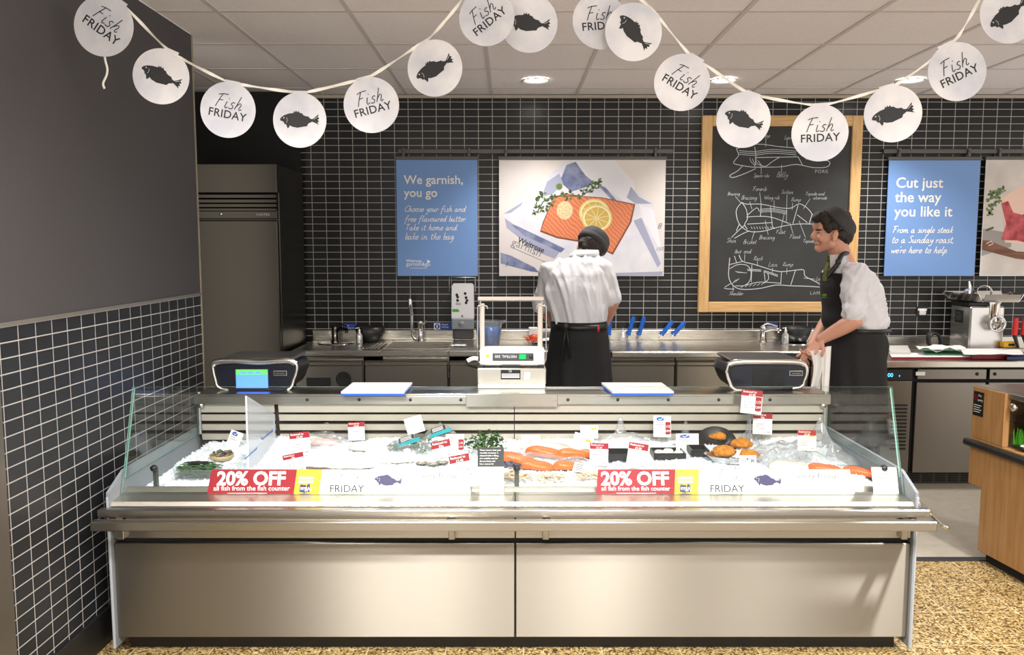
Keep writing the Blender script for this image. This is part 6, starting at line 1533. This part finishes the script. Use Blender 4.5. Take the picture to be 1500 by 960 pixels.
def legs_and_shoes(t, hip, spread, f, drop=0):
    """trousers and shoes down to the floor; f = facing"""
    f = Vector(f).normalized(); s = Vector((0, 0, 1)).cross(f)
    mb = MB(); cap(mb, hip+s*.06+Vector((0, 0, .0)), hip-s*.06+Vector((0, 0, .0)), .118, .118)
    feet = []
    for sg in (-1, 1):
        h = hip+s*.085*sg; k = Vector((hip.x, hip.y, .50))+s*spread*.8*sg+f*.03; a = Vector((hip.x, hip.y, .10))+s*spread*sg-f*.01; feet.append(a)
        chain(mb, [h, k, a], [.105, .075, .062])
    remeshed(mb, 'trousers', TROU, t, .012, 4)
    for a in feet:
        mb = MB(); chain(mb, [Vector((a.x, a.y, .055))-f*.05, Vector((a.x, a.y, .05))+f*.06, Vector((a.x, a.y, .042))+f*.17], [.048, .046, .040]); 
        o = remeshed(mb, 'shoe', SHOE, t, .010, 2)
        for v in o.data.vertices: v.co.z = max(v.co.z, .002)

# ---- laughing man in profile, leaning on the worktop behind the dark scale
YR = 4.62
R = lambda px, py, dy=0: at(px, py, Y=YR+dy)
hip = R(1262, 505); fR = (-1, -.06, 0)
t = thing('person', (hip.x, YR, 0), 'laughing man in profile wearing a white shirt, black apron and grey cap', 'person')
mb = MB()
# head
mb.ball(R(1221, 333), (.090, .074, .098), 0, 24); mb.ball(R(1209, 346), (.066, .060, .078), 0, 24)
mb.ball(R(1203, 330), (.045, .058, .055), 0, 20)
cap(mb, R(1197, 336), R(1190.5, 346.5), .0115, .0135); mb.ball(R(1191.5, 347.5), (.017, .0155, .012), 0, 14)
for s in (-1, 1): mb.ball(R(1194, 349, s*.011), (.010, .008, .008), 0, 10)
mb.ball(R(1197, 354), (.016, .024, .008), 0, 12); mb.ball(R(1197.5, 358.8), (.015, .020, .007), 0, 12)
mb.ball(R(1199, 364), (.023, .024, .018), 0, 14); cap(mb, R(1200, 364), R(1217, 357, -.05), .022, .028); cap(mb, R(1200, 364), R(1217, 357, .05), .022, .028)
for s in (-1, 1):
    mb.ball(R(1203, 349, s*.040), (.024, .022, .022), 0, 12)
    cap(mb, R(1198.5, 335.5, s*.018), R(1201, 335.5, s*.046), .010, .009)
    mb.ball(R(1223, 346, s*.076), (.017, .009, .029), 0, 14); mb.ball(R(1225, 343, s*.083), (.014, .007, .019), 0, 12); mb.ball(R(1221.5, 351, s*.080), (.009, .007, .010), 0, 10)
chain(mb, [R(1224, 354), R(1231, 372), R(1237, 388)], [.056, .056, .058])
# trunk inside the clothes
chain(mb, [R(1238, 396), R(1246, 425), R(1253, 470), hip], [.070, .10, .11, .12])
eN, wN = R(1252, 470, -.25), R(1203, 497, -.17); eF, wF = R(1218, 462, .22), R(1189, 508, .10)
sN, sF = R(1251, 402, -.185), R(1236, 402, .185)
chain(mb, [sN, sN.lerp(eN, .5), eN, eN.lerp(wN, .35), wN], [.044, .044, .043, .043, .029])
chain(mb, [sF, sF.lerp(eF, .5), eF, eF.lerp(wF, .35), wF], [.044, .044, .044, .043, .029])
hand(mb, wN, R(1191, 512, -.17)-R(1203, 497, -.17), (.35, .25, -.9), 1, (30, 40, 30)); hand(mb, wF, R(1178, 524, .06)-R(1189, 508, .10), (.3, -.4, -.8), -1, (22, 30, 22))
ep = R(1198.5, 341, -.046)
remeshed(mb, 'body', [SKIN, EYEB, EYEW, TEETH, LIPS, CHEEK], t, .0042, 3, None,
         [(R(1200, 337, -.05), (.018, .04, .0045), 1), (R(1199.5, 341, -.05), (.009, .032, .004), 2),
          (R(1197, 356.6, -.02), (.020, .040, .0075), 4), (R(1196, 356.3, -.014), (.015, .032, .0034), 3)])
# hair and cap
mb = MB()
for px, py, dy, r in ((1199, 319, 0, .036), (1196, 320, -.03, .026), (1196, 320, .03, .026), (1204, 317, -.03, .034), (1204, 317, .03, .034), (1193.5, 320, -.01, .018), (1208, 322, -.05, .030), (1208, 322, .05, .030), (1212, 331, -.062, .024), (1212, 331, .062, .024), (1214, 338, -.066, .016), (1214, 338, .066, .016), (1236, 348, 0, .050), (1238, 346, -.03, .045), (1238, 346, .03, .045), (1232, 343, -.06, .03), (1232, 343, .06, .03), (1222, 330, -.05, .038), (1222, 330, .05, .038), (1225, 325, 0, .085)):
    mb.ball(R(px, py, dy), r, 0, 12)
remeshed(mb, 'hair', HAIR, t, .006, 2, lambda c: .006*noise.noise(c*55)+.004*noise.noise(c*120))
ax = Vector((.76, 0, .65)); CM_ = frame_from(R(1223.5, 331.5), (0, 1, 0), ax)
mb = MB(); mb.lathe([(.094, -.006), (.101, -.008), (.105, .0), (.106, .035), (.100, .058), (.085, .074), (.05, .084), (0, .086)], n=40, M=CM_ @ Matrix.Diagonal((.86, 1.0, 1, 1)))
mb.lathe([(.106, .036), (.1085, .034), (.1085, .002), (.106, .0)], n=40, M=CM_ @ Matrix.Diagonal((.86, 1.0, 1, 1))); mb.build('cap', CAPM, t)
# shirt
ringsR = [(R(1255, 486), .150, .175, fR), (R(1254, 470), .165, .190, fR), (R(1252, 450), .150, .195, fR), (R(1248, 425), .140, .205, fR), (R(1243, 402), .118, .200, fR), (R(1240, 390), .090, .14, fR), (R(1238, 384), .066, .075, fR)]
rr = interp(ringsR)
mb = MB(); loft(mb, rr, 0, 360, 40, 0, 0, True)
for s_, e_, cut in ((sN, eN, .82), (sF, eF, .84)):
    c = s_.lerp(e_, cut); chain(mb, [s_+Vector((.01, 0, -.01)), s_.lerp(e_, .5), c], [.070, .066, .057]); d = (e_-s_).normalized(); cap(mb, c-d*.034, c-d*.004, .064, .066)
fold = lambda c: .030*(.25-abs(noise.noise(Vector((c.x*13+c.z*9, c.y*8, c.z*5+7)))))+.014*(.2-abs(noise.noise(Vector((c.x*26-c.z*20, c.y*20, c.z*9)))))+.007*noise.noise(Vector((c.x*14, c.y*14, c.z*5)))+.004*noise.noise(Vector((c.x*34, c.y*30, c.z*22)))
remeshed(mb, 'shirt', SHIRT, t, .007, 3, fold)
mb = MB()
for s in (-1, 1):
    a, b, c, d = R(1240, 372, s*.055), R(1215.5, 373.5, s*.022), R(1216, 392, s*.05), R(1241, 388, s*.078)
    vs = [a, a.lerp(b, .5)+Vector((0, s*.022, 0)), b, c, d.lerp(c, .5)+Vector((0, s*.02, 0)), d]; mb.add(vs, [(0, 1, 4, 5), (1, 2, 3, 4)])
a = [R(1240, 372, y) for y in (-.055, 0, .055)]; b = [R(1242, 389, y) for y in (-.08, 0, .08)]; a[1].x += .012; b[1].x += .012; mb.add(a+b, [(0, 1, 4, 3), (1, 2, 5, 4)])
solid(mb.build('collar', SHIRT, t), .004)
mb = MB(); tp, md, bt = R(1214, 381), R(1209.5, 396), R(1207.5, 412)
mb.add([tp+Vector((0, y, 0)) for y in (-.015, .015)]+[md+Vector((-.004, y, 0)) for y in (-.026, .026)]+[bt+Vector((0, y, 0)) for y in (-.03, .03)], [(0, 1, 3, 2), (2, 3, 5, 4)]); mb.ball(R(1214.5, 379.5), (.008, .015, .011), 0, 10)
solid(mb.build('tie', mat('olive_tie', col(92, 98, 22), .6), t), .006)
# apron: bib, straps, wrap-round skirt
mb = MB(); bib = [r for r in rr if 1.08 < r[0].z < 1.40]
loft(mb, bib, -62, 62, 24, 0, .012)
skirt = [(R(1255, 480), .160, .185, fR), (R(1256, 500), .170, .195, fR), (R(1256, 530), .180, .205, fR), (R(1256, 570), .185, .21, fR), (R(1256, 640), .195, .22, fR)]
loft(mb, interp(skirt), -112, 112, 48, 0, .006, wob=lambda k, c: .008*math.sin(k*.9+c.z*6)*max(0, (1.1-c.z)*2.5))
lg = R(1211, 432, -.10); lp = frame_from(Vector((lg.x-.015, YR-.125, lg.z)), (.55, -.8, 0), (-.8, -.55, 0)); mb.disc(0, 0, .014, lp, .014, 1, 14, .008); mb.line([(-.016, -.013), (.016, -.013)], .004, lp, .014, 1)
solid(mb.build('apron', [APRON, mat('logo_green', col(92, 120, 40), .6)], t), .004)
mb = MB()
for s in (-1, 1): mb.tube(smooth2([tuple(v) for v in (R(1212, 405, s*.085), R(1226, 388, s*.098), R(1233, 374, s*.088), R(1241, 371, s*.04), R(1243, 371, 0))], 5), .0125, 8)
mb.ball(R(1228, 384, -.104), (.017, .010, .019), 0, 10); mb.build('neck_strap', BLK, t)
mb = MB(); bandr = [(R(1255, 484), .162, .187, fR), (R(1255, 478), .163, .188, fR)]; loft(mb, bandr, 0, 360, 40, 0, .008); solid(mb.build('apron_tie', BLK, t), .003)
legs_and_shoes(t, hip, .11, fR)
# white cloth he wipes with
mb = MB(); A = [R(1182, 512, -.19), R(1204, 510, -.21), R(1206, 536, -.20), R(1199, 566, -.18), R(1190, 566, -.17), R(1188, 540, -.17)]
nu, nv = 14, 18
top0, top1 = R(1184, 514, -.195), R(1204, 512, -.20); b0, b1 = R(1191, 582, -.16), R(1203, 584, -.17)
mb.grid(nu, nv, lambda a, b: tuple(top0.lerp(top1, a).lerp(b0.lerp(b1, a), b)+Vector((.012*math.sin(b*5), -.012*math.sin(a*9+b*4)-.01, 0)))); tag(solid(mb.build('wiping_cloth', PAPER), .003), 'crumpled white cloth held in the hands of the laughing man', 'cloth')
mb = MB(); top0, top1 = R(1209, 508, -.20), R(1214, 508, -.17); top0, top1, b0, b1 = R(1205, 510, -.205), R(1217, 507, -.17), R(1203, 590, -.20), R(1214, 590, -.16)
mb.grid(10, 18, lambda a, b: tuple(top0.lerp(top1, a).lerp(b0.lerp(b1, a), b)+Vector((0, -.008*math.sin(a*8+b*2), 0)))); tag(solid(mb.build('hanging_towel', PAPER), .004), 'long white towel hanging straight down before the black apron', 'towel')

# ---- man with his back turned, bent over the worktop
YB = 5.0
B = lambda px, py, dy=0: at(px, py, Y=YB+dy)
hipB = B(848, 520, -.02); fB = (.05, 1, 0)
t = thing('person', (hipB.x, hipB.y, 0), 'man seen from behind with bowed head, white shirt, grey cap and black apron', 'person')
mb = MB()
hc = B(866, 360, .20); hd = Vector((.52, .42, .74)).normalized()      # crown direction: bowed forward and to the right
mb.ball(hc, (.080, .098, .095), 0, 24); mb.ball(hc-hd*.06+Vector((.02, .05, -.05)), (.06, .062, .075), 0, 20); mb.ball(hc+Vector((.03, .11, -.045)), (.014, .02, .014), 0, 10); mb.ball(hc+Vector((.012, .085, -.10)), (.022, .024, .018), 0, 10)
mb.ball(B(883, 368, .20), (.011, .016, .026), 0, 14); mb.ball(B(847, 364, .22), (.010, .016, .026), 0, 14)
chain(mb, [hc-hd*.05, B(860, 372, .155), B(856, 386, .13)], [.056, .056, .06])
chain(mb, [B(852, 394, .10), B(846, 425, .03), B(847, 470, 0), hipB], [.065, .10, .11, .12])
sL, sRt = B(809, 400, .06), B(879, 397, .06)
eL, wL_ = B(796, 446, .10), B(818, 488, .30); eR, wR = B(897, 443, .02), B(881, 483, .20)
chain(mb, [sL, sL.lerp(eL, .5), eL, eL.lerp(wL_, .35), wL_], [.046, .045, .044, .042, .028])
chain(mb, [sRt, sRt.lerp(eR, .5), eR, eR.lerp(wR, .35), wR], [.046, .045, .044, .042, .028])
hand(mb, wR, B(873, 499, .30)-wR, (-.9, .2, -.3), -1, (25, 35, 25)); hand(mb, wL_, B(832, 500, .42)-wL_, (.9, .2, -.4), 1, (25, 35, 25))
remeshed(mb, 'body', SKIN, t, .0045, 3)
mb = MB()
mb.ball(hc+hd*.004+Vector((0, -.004, 0)), (.086, .100, .099), 0, 20)
for px, py, dy in ((853, 357, .15), (858, 362, .13), (865, 366, .13), (871, 368, .15)): mb.ball(B(px, py, dy), .028, 0, 12)
remeshed(mb, 'hair', HAIR, t, .007, 2, lambda c: .004*noise.noise(c*70))
CB = frame_from(hc+hd*.018, (1, -.5, 0), hd)
mb = MB(); DB = Matrix.Diagonal((.94, 1.04, 1, 1))
mb.lathe([(.092, -.018), (.099, -.020), (.103, -.012), (.104, .030), (.098, .056), (.084, .074), (.05, .085), (0, .088)], n=40, M=CB @ DB)
mb.lathe([(.104, .022), (.107, .020), (.107, -.010), (.104, -.012)], n=40, M=CB @ DB); mb.ball(CB @ Vector((0, 0, .090)), .008, 0, 8); mb.build('cap', CAPM, t)
ringsB = [(B(848, 487, .0), .135, .150, fB), (B(847, 470, .0), .150, .168, fB), (B(845, 448, .0), .155, .185, fB), (B(843, 425, .02), .150, .205, fB), (B(843, 402, .05), .130, .205, fB), (B(848, 384, .09), .100, .165, fB), (B(857, 372, .13), .070, .085, fB)]
mb = MB(); loft(mb, interp(ringsB), 0, 360, 44, 0, 0, True)
for s_, e_, cut in ((sL, eL, .98), (sRt, eR, .86)):
    c = s_.lerp(e_, cut); chain(mb, [s_, s_.lerp(e_, .5), c], [.080, .072, .062]); d = (e_-s_).normalized(); cap(mb, c-d*.038, c-d*.004, .068, .071)
foldB = lambda c: .034*(.25-abs(noise.noise(Vector(((c.x-.40)*(13+9*(1.5-c.z))+c.z*3, c.y*4, c.z*2.2+3)))))+.016*(.2-abs(noise.noise(Vector((c.x*30+c.z*8, c.y*9, c.z*5)))))+.004*noise.noise(Vector((c.x*20, c.y*20, c.z*14)))
remeshed(mb, 'shirt', SHIRT, t, .007, 3, foldB)
mb = MB(); cr = [(B(855, 375, .115), .076, .094, fB), (B(858, 371, .125), .068, .080, fB), (B(860, 366.5, .135), .062, .070, fB)]; loft(mb, cr, 0, 360, 32); solid(mb.build('collar', SHIRT, t), .004)
mb = MB(); sk = [(B(848, 470, 0), .155, .160, fB), (B(848, 480, 0), .158, .165, fB), (B(848, 500, 0), .165, .175, fB), (B(848, 535, 0), .175, .188, fB), (B(848, 570, 0), .182, .197, fB), (B(848, 640, 0), .19, .21, fB)]
loft(mb, interp(sk), 0, 360, 60, 0, .004, wob=lambda k, c: .007*math.sin(k*1.05)*max(0, (1.08-c.z)*2.5))
solid(mb.build('apron', APRON, t), .004)
mb = MB(); bd = [(B(848, 481, 0), .160, .166, fB), (B(848, 473, 0), .158, .163, fB)]; loft(mb, bd, 0, 360, 48, 0, .010)
kb = B(829, 479, -.18); mb.ball(kb, (.016, .012, .016), 0, 10)
for dx_ in (-.012, .012): mb.tube([kb, kb+Vector((dx_, -.008, -.08)), kb+Vector((dx_*2.2, -.004, -.19))], [.010, .012, .013], 6, flat=(.3, 1))
solid(mb.build('apron_tie', BLK, t), .002)
pp = B(876, 482, -.135); mb = MB(); mb.ball(pp, (.011, .008, .022), 0, 10); mb.build('red_tab', REDP, t)
legs_and_shoes(t, hipB, .11, fB)
